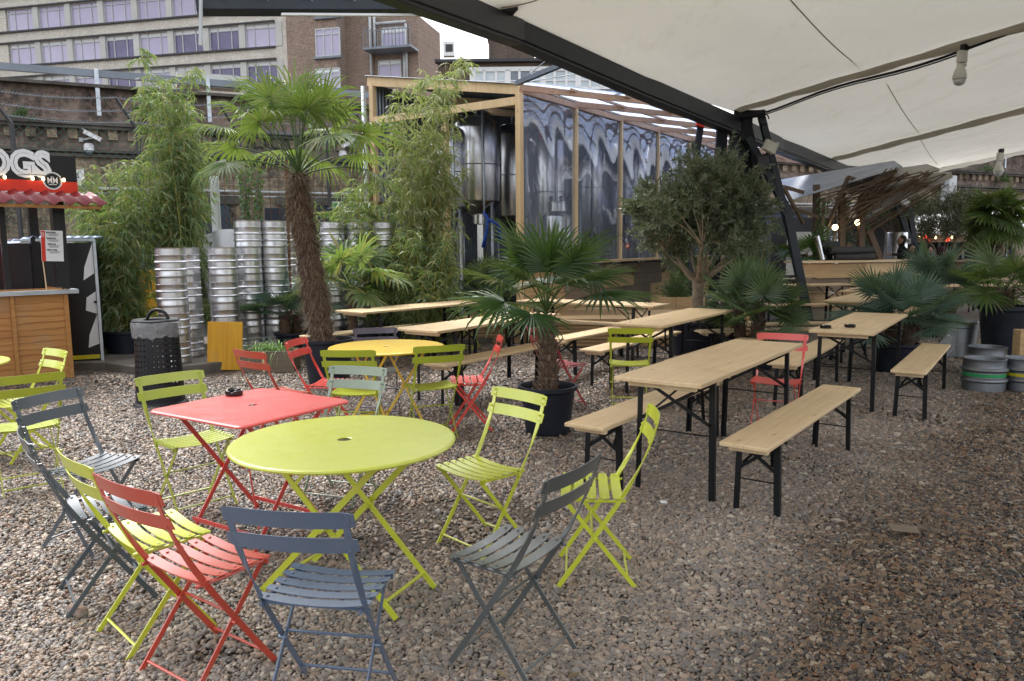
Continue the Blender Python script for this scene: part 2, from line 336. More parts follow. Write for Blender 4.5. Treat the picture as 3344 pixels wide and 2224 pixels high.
# text as mesh data
def text_mb(s, size=1.0, bold=0.0, depth=0.0, sx=1.0):
    cu = D.curves.new('t', 'FONT'); cu.body = s; cu.size = size; cu.offset = bold; cu.extrude = depth; cu.align_x = 'CENTER'; cu.align_y = 'CENTER'; cu.resolution_u = 3
    o = D.objects.new('t', cu); COL.objects.link(o); bpy.context.view_layer.update()
    me = o.to_mesh(); vs = [Vector((v.co.x * sx, v.co.y, v.co.z)) for v in me.vertices]; fs = [tuple(p.vertices) for p in me.polygons]
    o.to_mesh_clear(); D.objects.remove(o); D.curves.remove(cu)
    return vs, fs
def text_on(name, s, mat, parent, origin, xdir, ydir, size, bold=0.0, sx=1.0):
    vs, fs = text_mb(s, size, bold, 0, sx); o, x, y = Vector(origin), Vector(xdir).normalized(), Vector(ydir).normalized()
    mb = MB(); mb.add([o + x * v.x + y * v.y for v in vs], fs); return mb.build(name, mat, parent)
# ---------------------------------------------------------------- furniture
PI = math.pi
ZS = .431
def chair_proto(ns, mat):
    o = D.objects.new('bistro_chair', None); COL.objects.link(o); o.empty_display_size = .1
    for sd in (-1, 1):
        pts = [(.176 * sd, .19, 0), (.176 * sd, .10, .13), (.178 * sd, 0, .28), (.180 * sd, -.075, .395), (.182 * sd, -.125, .48), (.184 * sd, -.168, .56), (.186 * sd, -.205, .64), (.188 * sd, -.235, .72), (.190 * sd, -.255, .79)]
        sides = []
        for i in range(9):
            a = max(0, min(1, (i - 3.2) / 2.6)) * PI / 2
            sides.append((math.sin(a), math.cos(a), 0))
        # width vector: in the fore-aft plane low down, twisted to face forward higher up
        P = [Vector(p) for p in pts]; S = []
        for i, p in enumerate(P):
            t = (P[min(i + 1, 8)] - P[max(i - 1, 0)]).normalized(); lat = Vector((1, 0, 0)); fore = t.cross(lat)
            a = max(0, min(1, (i - 3.2) / 2.6)) * PI / 2 * sd
            S.append(fore * math.cos(a) + lat * math.sin(a))
        mb = MB(); mb.sweep(P, S, .022, .005)
        mb.tube([(.172 * sd, -.075, .40), (.190 * sd, -.075, .40)], .009, 8)
        mb.build('side_frame', mat, o)
        mb = MB(); mb.bar((.160 * sd, .165, .415), (.166 * sd, -.166, 0), .005, .020, (1, 0, 0)); mb.tube([(.155 * sd, .163, .412), (.186 * sd, .163, .412)], .008, 8); mb.tube([(.155 * sd, .02, .232), (.186 * sd, .02, .232)], .008, 8)
        mb.build('leg', mat, o)
        mb = MB(); mb.tube([(.172 * sd, -.12, .415), (.172 * sd, 0, .413), (.172 * sd, .18, .418)], .007, 6); mb.build('seat_rail', mat, o)
    mb = MB(); mb.tube([(-.176, .155, .052), (.176, .155, .052)], .0055, 6); mb.tube([(-.166, -.13, .045), (.166, -.13, .045)], .0055, 6); mb.tube([(-.16, .035, .25), (.16, .035, .25)], .0055, 6)
    mb.tube([(-.18, -.092, .413), (.18, -.092, .413)], .006, 6)
    mb.each('crossbar', mat, o)
    # seat slats, dished across
    pitch = .30 / ns; w = pitch * (.76 if ns < 6 else .80)
    for i in range(ns):
        yc = -.112 + pitch * (i + .5); mb = MB(); n = 10; vs = []; fs = []
        for k in range(n + 1):
            x = -.195 + .39 * k / n; q = (x / .195); z = ZS - .016 * (1 - q * q) + .004
            e = .006 if k in (0, n) else 0
            for yy, zz in ((yc - w / 2 + e, z), (yc + w / 2 - e, z), (yc + w / 2 - e, z - .0035), (yc - w / 2 + e, z - .0035)): vs.append((x, yy, zz))
        for k in range(n):
            for j in range(4): fs.append((4 * k + j, 4 * k + (j + 1) % 4, 4 * k + 4 + (j + 1) % 4, 4 * k + 4 + j))
        fs += [(3, 2, 1, 0), (4 * n, 4 * n + 1, 4 * n + 2, 4 * n + 3)]
        mb.add(vs, fs)
        for sx in (-.165, .165): mb.lathe([(.006, 0), (.005, .003), (.001, .004)], 8, (sx, yc, ZS + .001))
        mb.build('seat_slat', mat, o, 40)
    for zc, yb, lean in ((.770, -.262, -.012), (.682, -.235, -.016)):
        mb = MB(); n = 12; vs = []; fs = []; L = .215
        for k in range(n + 1):
            x = -L + 2 * L * k / n; q = x / L; y = yb + .022 - .026 * (1 - q * q) ; h = .028 if 0 < k < n else .022
            for yy, zz in ((y + lean * .6 - .002, zc + h), (y + lean * .6 + .002, zc + h), (y - lean * .6 + .002, zc - h), (y - lean * .6 - .002, zc - h)): vs.append((x, yy - .004, zz))
        for k in range(n):
            for j in range(4): fs.append((4 * k + j, 4 * k + 4 + j, 4 * k + 4 + (j + 1) % 4, 4 * k + (j + 1) % 4))
        fs += [(0, 1, 2, 3), (4 * n + 3, 4 * n + 2, 4 * n + 1, 4 * n)]
        mb.add(vs, fs)
        for sx in (-.188, .188):
            for dz in (-.014, .014): mb.tube([(sx, yb + .012, zc + dz), (sx, yb + .0235, zc + dz)], .005, 8)
        mb.build('back_slat', mat, o, 40)
    return o
chair_cache = {}
def place_chair(mat, ns, x, y, deg, label, scale=1.0, grp='folding metal bistro chairs', z=0):
    k = (mat, ns)
    if k not in chair_cache:
        o = chair_proto(ns, M[mat]); chair_cache[k] = o
        tag(o, label, 'chair', grp)
    else: o = dup(chair_cache[k], (0, 0, 0), 0, label)
    o.location = (x, y, z); o.rotation_euler = (0, 0, R(deg)); o.scale = (scale,) * 3
    return o
for a in [
    ('blue_slate', 5, -.641, 2.472, 349.9, 'blue slate chair at the front edge, its back to us before the round lime table'),
    ('orange_red', 5, -1.169, 2.715, 325, 'red chair at front left with a pinkish sheen on its seat, overlapping a lime chair'),
    ('lime', 5, -1.493, 3.012, 315.3, 'lime chair half hidden behind the red chair at front left'),
    ('slate', 5, -1.889, 3.359, 306.1, 'dark slate chair seen almost edge-on, left of the lime and red chairs'),
    ('slate', 5, -2.30, 4.03, 250, 'dark slate chair at the left edge, the further back of two slate chairs'),
    ('grey', 5, .01, 2.796, 56.8, 'charcoal grey chair at front right of the round lime table'),
    ('lime', 5, .412, 3.561, 85, 'lime chair seen from its side just behind the charcoal grey chair'),
    ('lime', 6, -.148, 3.912, 132.9, 'lime chair right of the round lime table, facing it, in front of the potted palm'),
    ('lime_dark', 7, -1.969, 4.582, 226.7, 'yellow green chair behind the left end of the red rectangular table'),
    ('orange_red', 7, -1.866, 6.014, 322.6, 'orange red chair between the red rectangular table and the timber planter box'),
    ('bright_red', 7, -1.599, 6.458, 260.4, 'bright red chair beside the big pot of the tall palm'),
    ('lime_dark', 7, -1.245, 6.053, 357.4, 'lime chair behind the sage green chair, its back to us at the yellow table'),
    ('sage', 5, -1.094, 4.734, 161.6, 'sage green chair behind the round lime table, the only one of that colour'),
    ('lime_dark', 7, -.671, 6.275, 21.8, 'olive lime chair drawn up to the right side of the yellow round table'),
    ('bright_red', 5, -.353, 6.546, 95.9, 'red chair seen from its side between the yellow table and the potted small palm'),
    ('purple', 7, -1.267, 7.144, 193.6, 'dark purple chair behind the yellow round table'),
    ('crimson', 7, .471, 7.442, 306.4, 'crimson chair partly behind the trunk of the small potted palm'),
    ('lime', 7, 1.152, 7.439, 353, 'lime chair at the left end of the middle beer table, its back to us'),
    ('bright_red', 7, 2.249, 6.421, 152.6, 'bright red chair between the front beer table and the one with two ashtrays'),
    ('lime', 7, -.705, 11.6, 160.5, 'small looking lime chair at the far end of the left back beer table'),
    ('lime', 7, -3.74, 5.76, 143, 'lime chair by the wooden stall front, furthest back on the left'),
    ('lime_dark', 7, -3.22, 4.95, 40, 'lime chair cut by the left picture edge in front of the stall'),
]: place_chair(*a)

def round_table(mat, x, y, rz, r, label, z=.71, legs=True):
    o = thing('round_table', (x, y, 0), rz, label, 'table')
    mb = MB(); mb.lathe([(.03, z - .004), (r - .02, z - .004), (r - .006, z - .016), (r, z - .014), (r + .004, z - .007), (r + .001, z), (r - .008, z + .003), (r - .014, z + .0032), (.036, z + .0032), (.033, z + .002), (.030, z)], 96, cap=False)
    mb.build('tabletop', M[mat], o, 14)
    for s in (-1, 1):
        xo = .19 * s; xi = .165 * s
        mb = MB(); mb.bar((xo, -.33, z - .01), (xo, .36, 0), .006, .028, (1, 0, 0)); mb.build('leg', M[mat], o)
        mb = MB(); mb.bar((xi, .33, z - .01), (xi, -.36, 0), .006, .028, (1, 0, 0)); mb.tube([(xi - .02 * s, 0, z * .49), (xo + .012 * s, 0, z * .49)], .012, 8); mb.build('leg', M[mat], o)
        mb = MB(); mb.bar((xi, .0, z - .02), (xi, .17, z * .72), .005, .016, (1, 0, 0)); mb.build('brace', M[mat], o)
    mb = MB(); mb.tube([(-.19, .30, .06), (.19, .30, .06)], .008, 6); mb.tube([(-.165, -.30, .06), (.165, -.30, .06)], .008, 6); mb.tube([(-.19, .22, z - .02), (.19, .22, z - .02)], .008, 6); mb.tube([(-.19, -.22, z - .02), (.19, -.22, z - .02)], .008, 6)
    mb.each('crossbar', M[mat], o)
    return o
round_table('lime', -.765, 3.395, R(66), .50, 'large round lime green metal table in the foreground')
round_table('yellow', -1.10, 6.66, R(40), .50, 'round golden yellow metal table behind the lime chairs')
tl = atz(0, 838, .71)
round_table('lime', tl.x - .52, tl.y, R(20), .50, 'round lime table mostly outside the left picture edge')
# red rectangular table
q = [atz(366, 940, .71), atz(523, 991, .71), atz(792, 926, .71), atz(623, 889, .71)]
ctr = sum(q, Vector()) / 4; ux = ((q[2] - q[1]) + (q[3] - q[0])) / 2; rz = math.atan2(ux.y, ux.x)
o = thing('rectangular_table', (ctr.x, ctr.y, 0), rz, 'red rectangular metal table with a black ashtray on it', 'table')
hx, hy = ux.length / 2, ((q[0] - q[1]).length + (q[3] - q[2]).length) / 4
mb = MB(); rr = .055; pts = []
for cx, cy, a0 in ((hx - rr, hy - rr, 0), (-hx + rr, hy - rr, 90), (-hx + rr, -hy + rr, 180), (hx - rr, -hy + rr, 270)):
    for k in range(7): a = R(a0 + 15 * k); pts.append((cx, cy, math.cos(a), math.sin(a)))
rings = [(-.03, .706), (rr - .008, .694), (rr, .698), (rr, .706), (rr - .01, .712)]
vs = [(p[0] + p[2] * r_, p[1] + p[3] * r_, z_) for r_, z_ in rings for p in pts]; n = len(pts)
fs = [(i * n + k, i * n + (k + 1) % n, (i + 1) * n + (k + 1) % n, (i + 1) * n + k) for i in range(4) for k in range(n)]
hb = len(vs); vs += [(.028 * math.cos(k * 6.28318 / n), .028 * math.sin(k * 6.28318 / n), .711) for k in range(n)]
top_o = 4 * n
ang = [math.atan2(vs[top_o + k][1], vs[top_o + k][0]) for k in range(n)]
vs[hb:] = [(.028 * math.cos(a), .028 * math.sin(a), .711) for a in ang]
fs += [(top_o + k, top_o + (k + 1) % n, hb + (k + 1) % n, hb + k) for k in range(n)]
mb.add(vs, fs); mb.build('tabletop', M['table_red'], o, 8)
for s_ in (-1, 1):
    yo, yi = (hy - .10) * s_, (hy - .125) * s_
    mb = MB(); mb.bar((-hx * .72, yo, .70), (hx * .62, yo, 0), .005, .024, (0, 1, 0)); mb.build('leg', M['red'], o)
    mb = MB(); mb.bar((hx * .72, yi, .70), (-hx * .62, yi, 0), .005, .024, (0, 1, 0)); mb.build('leg', M['red'], o)
mb = MB()
for xx, zz in ((hx * .55, .07), (-hx * .55, .07)): mb.bar((xx, -hy + .1, zz), (xx, hy - .1, zz), .006, .022)
mb.bar((-.05, 0, .42), (-hx * .55, -hy + .12, .12), .006, .016); mb.bar((-.05, 0, .42), (hx * .4, hy - .12, .5), .006, .016); mb.tube([(-.10, 0, .40), (-.06, .03, .36), (0, .03, .37), (.03, 0, .42)], .006, 6)
mb.build('crossbar', M['red'], o)

# ----- beer tables and benches
def beer_set(kind):
    tbl = kind == 'table'; w, h, L, ins, th = (.56, .779, 2.2, .294, .028) if tbl else (.285, .461, 2.2, .246, .026)
    o = D.objects.new('beer_table' if tbl else 'beer_bench', None); COL.objects.link(o); o.empty_display_size = .1
    mb = MB(); mb.box((0, 0, h - th / 2), (w, L, th)); tp = mb.build('tabletop' if tbl else 'seat_board', M['pine'], o, bevel=.006)
    mats = 'black_steel'
    for s in (-1, 1):
        mb = MB(); mb.box((0, s * (L / 2 - .09), h - th - .018), (w * .78, .035, .034)); mb.build('batten', M['pine_pale'], o, bevel=.003)
        yl = s * (L / 2 - ins); yt = yl + s * (.0 if tbl else -.02); xl = w / 2 - .045 if tbl else w / 2 - .035
        for t_ in (-1, 1):
            mb = MB(); a = Vector((xl * t_, yl, h - th - .002)); b = Vector(((xl + .012) * t_, yl, 0))
            mb.bar(a, b, .034, .004, (1, 0, 0)); mb.bar(a + Vector((.017 * t_, -.015 * s, 0)), b + Vector((.017 * t_, -.015 * s, 0)), .004, .034, (1, 0, 0))
            mb.build('leg', M[mats], o)
        mb = MB(); zt = h - th - .02; zb = h * (.60 if tbl else .56)
        mb.bar((-xl, yl, zt), (xl, yl, zb), .022, .004, (0, 0, 1)); mb.bar((xl, yl + .006, zt), (-xl, yl + .006, zb), .022, .004, (0, 0, 1))
        zr = h * (.52 if tbl else .42); mb.tube([(-xl, yl, zr), (xl, yl, zr)], .005, 6)
        yy = yl - s * (.42 if tbl else .26); mb.bar((0, yy, h - th - .012), (xl * .8, yl, zb + .03), .020, .004); mb.bar((0, yy, h - th - .012), (-xl * .8, yl, zb + .03), .020, .004)
        mb.bar((-xl, yl, h - th - .008), (xl, yl, h - th - .008), .03, .012)
        mb.build('leg_brace', M[mats], o)
    return o
beer_cache = {}
def place_beer(kind, x, y, rz, label, z=0):
    g = 'long wooden beer tables' if kind == 'table' else 'long wooden beer benches'
    if kind not in beer_cache: o = beer_set(kind); beer_cache[kind] = o; tag(o, label, kind, g)
    else: o = dup(beer_cache[kind], (0, 0, 0), 0, label)
    o.location = (x, y, z); o.rotation_euler = (0, 0, rz); return o
def by_front(kind, fl, fr, a, label, z=0):
    h = .779 if kind == 'table' else .461
    p = (atz(*fl, h + z) + atz(*fr, h + z)) / 2
    return place_beer(kind, p.x + math.sin(a) * 1.1, p.y + math.cos(a) * 1.1, -a, label, z)
def ctr_beer(kind, px, py, a, label, z=0):
    h = .779 if kind == 'table' else .461
    p = atz(px, py, h + z); return place_beer(kind, p.x, p.y, -a, label, z)
def fitb(kind, x, y, a, label): return place_beer(kind, x + math.sin(a) * 1.1, y + math.cos(a) * 1.1, -a, label)
fitb('table', .852, 4.48, .613, 'long pine beer table nearest the camera, empty')
fitb('bench', 1.29, 4.175, .637, 'pine bench nearest the camera, right of the front beer table')
fitb('bench', .442, 4.677, .628, 'pine bench along the left side of the front beer table')
fitb('table', 2.996, 6.934, .597, 'pine beer table with two black ashtrays at its near end')
fitb('bench', 3.467, 6.615, .601, 'pine bench right of the beer table with two ashtrays, beside the old kegs')
by_front('bench', (1771, 830), (1833, 845), .59, 'pine bench behind the bright red chair, left of the table with two ashtrays')
by_front('table', (1403, 745), (1534, 749), .59, 'pine beer table in front of the olive tree pot')
by_front('bench', (1322, 800), (1401, 812), .60, 'pine bench between the lime chair and the table before the olive tree')
by_front('bench', (1521, 826), (1600, 838), .62, 'pine bench running behind the front beer table towards the olive tree pot')
by_front('bench', (965, 834), (1037, 845), .62, 'pine bench just behind the red side-on chair and small palm')
b2 = by_front('bench', (965, 834), (1037, 845), .62, 'pine bench end to end behind the bench by the small palm')
b2.location.x += math.sin(.60) * 2.23; b2.location.y += math.cos(.60) * 2.23; b2.location.z = .012
by_front('table', (922, 754), (994, 763.6), .62, 'wetted pine beer table in the left block behind the yellow round table')
by_front('table', (758, 712), (850, 722), .72, 'pine beer table with one ashtray, furthest left of the beer tables')
by_front('bench', (676, 770), (730, 778), .75, 'pine bench half hidden behind the trunk of the tall palm')
by_front('bench', (1021, 747), (1085, 757), .62, 'pine bench behind the red side-on chair, right of the wetted table')
by_front('bench', (930, 748), (980, 752), .66, 'pine bench between the two left beer tables')
ctr_beer('table', 1360, 695, -.95, 'pine beer table with one ashtray standing before the planked brewery wall')
ctr_beer('bench', 1300, 738, -.98, 'pine bench in front of the planked brewery wall')
by_front('table', (1905, 687), (1985, 700), .62, 'pine beer table beside the blue green fan palm with a glass ashtray')
by_front('table', (1944, 668), (2006, 673), .62, 'far pine beer table with an ashtray, before the bar counter')
ctr_beer('table', 1840, 655, 1.35, 'pale beer table at the foot of the steel mast')
ctr_beer('table', 1878, 640, 1.30, 'beer table with a glass jar before the bar counter')
ctr_beer('bench', 1905, 699, 1.50, 'pine bench set crossways behind the table with two ashtrays')
ctr_beer('bench', 1825, 743, 1.48, 'pine bench crossways behind the left fan palm, upper of two')
ctr_beer('bench', 1790, 757, 1.45, 'pine bench crossways behind the left fan palm, lower of two')
ctr_beer('bench', 1740, 689, 1.55, 'long pine bench behind the fan palm and the olive tree')
ctr_beer('bench', 1920, 668, 1.25, 'small looking bench beside the table with the glass jar')
# leaning spare board
mb = MB(); p = atz(1905, 735, 0); mb.box((0, 0, 0), (1.0, .26, .026)); o = mb.build('loose_board', M['pine_pale'], None, bevel=.004)
o.location = (p.x, p.y, .30); o.rotation_euler = (R(52), R(12), R(-15)); tag(o, 'loose pine board leaning under the crossways bench', 'board')

# ----- small things on tables
def ashtray(px, py, z, label, clear=False):
    p = atz(px, py, z)
    mb = MB(); n = 32
    prof = [(.055, 0), (.062, .004), (.062, .030), (.058, .032), (.050, .030), (.047, .008), (.001, .006)]
    vs = []
    for i, (r_, z_) in enumerate(prof):
        for k in range(n):
            zz = z_ - (.010 if (k % 8) in (0, 1) and 2 <= i <= 4 and (k // 8) < 4 else 0); a = 6.28318 * k / n; vs.append((r_ * math.cos(a), r_ * math.sin(a), zz))
    fs = [(i * n + k, i * n + (k + 1) % n, (i + 1) * n + (k + 1) % n, (i + 1) * n + k) for i in range(len(prof) - 1) for k in range(n)] + [tuple(range(n))[::-1]]
    mb.add(vs, fs); o = mb.build('ashtray', M['jar'] if clear else M['ashtray'], None, 50); o.location = (p.x, p.y, z + .0015); o.scale = (.82, .82, .9)
    return tag(o, label, 'ashtray', 'round ashtrays')
ashtray(539, 909, .713, 'black ashtray on the red rectangular table')
ashtray(1901, 756, .779, 'black ashtray on the right-hand beer table, the left one of a pair')
ashtray(1957, 754, .779, 'black ashtray on the right-hand beer table, the right one of a pair')
ashtray(845, 710, .779, 'black ashtray on the beer table furthest left')
ashtray(1966, 662, .779, 'black ashtray on the far table before the bar counter')
ashtray(1352, 690, .779, 'black ashtray on the table before the planked brewery wall')
ashtray(1915, 677, .779, 'clear glass ashtray on the table beside the fan palm', True)
p = atz(1866, 636, .779); o = thing('glass_jar', (p.x, p.y, .78), 0, 'small glass jar standing on a far beer table', 'jar')
mb = MB(); mb.lathe([(.035, 0), (.045, .01), (.047, .10), (.036, .13), (.036, .15)], 20, cap=True); mb.build('jar_body', M['jar'], o, 50)
mb = MB(); mb.lathe([(.038, .15), (.038, .165), (.001, .167)], 20); mb.build('lid', M['galv'], o, 50)
# ---------------------------------------------------------------- plants
def fan(mb, base, axis, length, nseg=34, spread=150, droop=.35, w=1.0, side=None, lenvar=.1, bend=.45, fold=.25, ttl=.0):
    """palm fan: blades radiating from base around axis"""
    axis = Vector(axis).normalized()
    if side is None: side = axis.cross(Vector((0, 0, 1)))
    side = Vector(side); side = (side - axis * side.dot(axis)).normalized(); nrm = side.cross(axis).normalized()
    if nrm.z < 0: nrm = -nrm
    da = R(2 * spread / nseg)
    for k in range(nseg):
        th = R(-spread + 2 * spread * (k + .5) / nseg) + rnd.uniform(-.02, .02)
        d = axis * math.cos(th) + side * math.sin(th); e = nrm.cross(d).normalized()
        L = length * (1 - .28 * (abs(th) / 2.7) ** 1.5) * rnd.uniform(1 - lenvar, 1)
        secs = [(.04, .25), (.35, .9), (.62, .95), (.82, .6), (1.0, .03)]
        br = droop * rnd.uniform(.6, 1.5); kink = rnd.uniform(.55, .85) if rnd.random() < bend else 2
        vs = []; P = Vector(base) + d * 0
        last = 0; dd = d.copy()
        for i, (s_, wf) in enumerate(secs):
            st = (s_ - last) * L; last = s_
            dd = (dd + Vector((0, 0, -1)) * br * (s_ ** 1.5) * (1.7 if s_ > kink else .55)).normalized() if i else dd
            P = P + dd * st
            hw = min(.5 * L * .42 * math.sin(da), .02) * wf * w * (1.25 if s_ < .5 else 1)
            e2 = (e - dd * e.dot(dd)).normalized(); n2 = e2.cross(dd)
            if n2.dot(nrm) < 0: n2 = -n2
            vs += [P - e2 * hw, P - n2 * hw * fold * 2.2, P + e2 * hw]
        fs = []
        for i in range(len(secs) - 1):
            for j in (0, 1): fs.append((3 * i + j, 3 * i + j + 1, 3 * i + 4 + j, 3 * i + 3 + j))
        mb.add(vs, fs)
def rdir(az, el): return Vector((math.cos(el) * math.cos(az), math.cos(el) * math.sin(az), math.sin(el)))
def petiole(mb, a, d, L, sag, r=.008):
    pts = [Vector(a)]; dd = Vector(d).normalized()
    for i in range(5):
        pts.append(pts[-1] + dd * (L / 5)); dd = (dd + Vector((0, 0, -sag / 5))).normalized()
    mb.tube(pts, [r, r, r * .9, r * .8, r * .7, r * .6], 5, False); return pts[-1], dd
def crown(top, n, pl, bl, mat, parent, nseg=34, droop=.35, elmin=-25, elmax=80, w=1.0, sag=.5, bend=.45, r=.008, spread=150, name='crown', petmat=None, azf=None):
    mb = MB(); mp = MB()
    for i in range(n):
        f = (i + .5) / n; el = R(elmax + (elmin - elmax) * f ** .8 + rnd.uniform(-8, 8)); az = i * 2.39996 + rnd.uniform(-.25, .25)
        if azf: az = azf(i, az)
        L = pl * rnd.uniform(.85, 1.1) * (.8 + .3 * f); tip, dd = petiole(mp, Vector(top) + Vector((0, 0, -.06 * f)), rdir(az, el), L, sag * (.3 + f), r)
        side = dd.cross(Vector((0, 0, 1))); side = side + Vector((0, 0, 1)) * rnd.uniform(-.5, .5)
        fan(mb, tip, dd + Vector((0, 0, -.12)), bl * rnd.uniform(.85, 1.1), nseg, spread, droop, w, side, .12, bend)
    mb.build(name, mat, parent); mp.build('leaf_stalks', petmat or M['palm_leaf'], parent, True)
def pot(r_top, r_bot, h, rim=.03, mat='pot', n=40, soil=True):
    o = D.objects.new('plant_pot', None); COL.objects.link(o); o.empty_display_size = .1
    mb = MB(); mb.lathe([(r_bot - .01, 0), (r_bot, .01), (r_top - .015, h - rim - .02), (r_top, h - rim - .01), (r_top + .008, h - rim), (r_top + .008, h), (r_top - .012, h), (r_top - .02, h - .03), (r_top * .93, h - .085)], n, cap=False)
    mb.build('pot_wall', M[mat], o, 35)
    if soil:
        mb = MB(); n2 = 40; rs = [r_top * .93 * q for q in (1, .75, .5, .25)]
        vs = [(r_ * math.cos(6.283 * k / n2), r_ * math.sin(6.283 * k / n2), h - .08 + rnd.uniform(-.008, .012)) for r_ in rs for k in range(n2)]; vs.append((0, 0, h - .075))
        fs = [(i * n2 + k, i * n2 + (k + 1) % n2, (i + 1) * n2 + (k + 1) % n2, (i + 1) * n2 + k) for i in range(3) for k in range(n2)] + [(3 * n2 + k, 3 * n2 + (k + 1) % n2, 4 * n2) for k in range(n2)]
        mb.add(vs, fs); mb.build('potting_soil', M['soil'], o, True)
    return o
def place(o, x, y, rz, label, cat, group=None, z=0):
    o.location = (x, y, z); o.rotation_euler = (0, 0, rz); tag(o, label, cat, group); return o
PG = 'dark plastic plant pots'
def hairy_trunk(root, pts, rads, nh, hl=.09, stubs=50):
    mb = MB(); P = []; Rr = []
    pts = [Vector(p) for p in pts]
    N = 40
    for i in range(N + 1):
        f = i / N * (len(pts) - 1); k = min(int(f), len(pts) - 2); u = f - k
        P.append(pts[k].lerp(pts[k + 1], u)); Rr.append((rads[k] * (1 - u) + rads[k + 1] * u) * (1 + .10 * math.sin(i * 1.9) + rnd.uniform(-.07, .07)))
    mb.tube(P, Rr, 16); mb.build('trunk', M['trunk'], root, True)
    mb = MB()
    for i in range(nh):
        f = rnd.random() * (len(P) - 1.01); k = int(f); c_ = P[k].lerp(P[k + 1], f - k); r_ = Rr[k]; a = rnd.uniform(0, 6.283)
        out = Vector((math.cos(a), math.sin(a), 0)); b = c_ + out * r_ * .9; d = (out * rnd.uniform(.3, 1.0) + Vector((rnd.uniform(-.6, .6), rnd.uniform(-.6, .6), rnd.uniform(-.9, .5)))).normalized()
        L = hl * rnd.uniform(.35, 1.1); t_ = Vector((-out.y, out.x, 0)) * rnd.uniform(.0022, .0055)
        mid = b + d * L * .5; tip = b + d * L + Vector((0, 0, -L * .35)); mb.add([b - t_, b + t_, mid + t_ * .7, tip, mid - t_ * .7], [(0, 1, 2, 4), (4, 2, 3)])
    for i in range(stubs):
        f = rnd.random() * (len(P) - 1.01); k = int(f); c_ = P[k]; a = rnd.uniform(0, 6.283); out = Vector((math.cos(a), math.sin(a), 0)); b = c_ + out * Rr[k] * .85
        mb.bar(b, b + (out * .7 + Vector((0, 0, .8))).normalized() * rnd.uniform(.05, .10), .022, .007)
    mb.build('trunk_fibre', M['fibre'], root)

# tall windmill palm
p = atz(745, 893, 0); px_, py_ = p.x, p.y + .28
o = place(pot(.30, .23, .53), px_, py_, 0, 'large dark pot holding the tall hairy palm', 'plant pot', PG)
rt_ = thing('palm_tree', (px_, py_, 0), 0, 'tall fan palm with a shaggy brown trunk left of centre', 'palm tree')
def rel(px, py, dy=0): q_ = aty(px, py, py_ + dy); return (q_.x - px_, dy, q_.z)
b0, b1, b2_, b3, b4 = rel(742, 790), rel(728, 690), rel(706, 570), rel(690, 470), rel(685, 400)
hairy_trunk(rt_, [(b0[0], 0, .40), b0, b1, b2_, b3, b4], [.12, .125, .135, .13, .12, .08], 9000, .14, 110)
crown(rel(688, 395), 22, .90, .56, M['palm_leaf'], rt_, 34, .52, 26, 90, .8, .58, .7, .009, 130)
# small palm in front
p = atz(1264, 1006, 0); sx_, sy_ = p.x, p.y + .21
place(pot(.245, .19, .40), sx_, sy_, 0, 'dark round pot with the small palm, in front of the long bench', 'plant pot', PG)
rs_ = thing('palm_tree', (sx_, sy_, 0), 0, 'short palm with dark glossy fans in a dark pot near the picture centre', 'palm tree')
hairy_trunk(rs_, [(.0, 0, .30), (.005, 0, .5), (.0, 0, .75), (-.01, 0, .98)], [.095, .085, .075, .06], 1300, .035, 90)
crown((-.01, 0, 1.06), 16, .46, .54, M['palm_dark'], rs_, 30, .24, 12, 90, .9, .32, .35, .008, 115)

# blue green dwarf fan palms
def fanbush(x, y, z0, n, pl, bl, mat, label, w=1.15, nseg=30, elmin=5, stems=3, spread=120, h=.25, cat='fan palm', px=None):
    o = thing('fan_palm', (x, y, 0), rnd.uniform(0, 6), label, cat)
    for s in range(stems):
        a = 6.28 * s / stems; t0 = Vector((.12 * math.cos(a), .12 * math.sin(a), z0 - .06)); t1 = t0 + Vector((.06 * math.cos(a), .06 * math.sin(a), h * rnd.uniform(.7, 1.3)))
        hairy = MB(); hairy.tube([t0, (t0 + t1) / 2, t1], [.07, .075, .06], 10)
        for i in range(60):
            f = rnd.random(); c_ = t0.lerp(t1, f); b = rnd.uniform(0, 6.28); out = Vector((math.cos(b), math.sin(b), 0)); hairy.bar(c_ + out * .06, c_ + out * .09 + Vector((0, 0, .06)), .012, .006)
        hairy.build('stem', M['trunk'], o)
        crown(t1, n // stems, pl, bl, mat, o, nseg, .10, elmin, 80, w, .15, .05, .006, spread, petmat=M['cham_green'])
    return o
p = atz(1745, 856, 0); place(pot(.33, .26, .38), p.x, p.y + .3, 0, 'dark pot of the fan palm right of the olive tree', 'plant pot', PG); fanbush(p.x, p.y + .3, .36, 27, .40, .42, M['cham_green'], 'bushy olive green fan palm right of the olive tree', elmin=0, h=.4)
p = atz(2082, 862, 0); place(pot(.27, .21, .36), p.x - .02, p.y + .24, 0, 'dark pot behind the short bench on the right', 'plant pot', PG); fanbush(p.x + .10, p.y + .24, .34, 34, .42, .42, M['cham_leaf'], 'wide blue green fan palm behind the table with two ashtrays', elmin=0, h=.35)
p = atz(665, 826, 0); place(pot(.26, .2, .36), p.x, p.y + .24, 0, 'dark pot beside the timber planter, under the blue green fan palm', 'plant pot', PG); fanbush(p.x - .08, p.y + .24, .34, 22, .42, .40, M['cham_leaf'], 'blue green fan palm between the kegs and the tall palm', elmin=0, h=.3)
p = atz(1090, 790, 0); place(pot(.36, .28, .4), p.x + .05, p.y + .9, 0, 'wide dark pot behind the left beer tables', 'plant pot', PG); fanbush(p.x + .05, p.y + .9, .36, 26, .5, .42, M['cham_green'], 'pale fan palm in front of the steel tanks', elmin=0, h=.35)
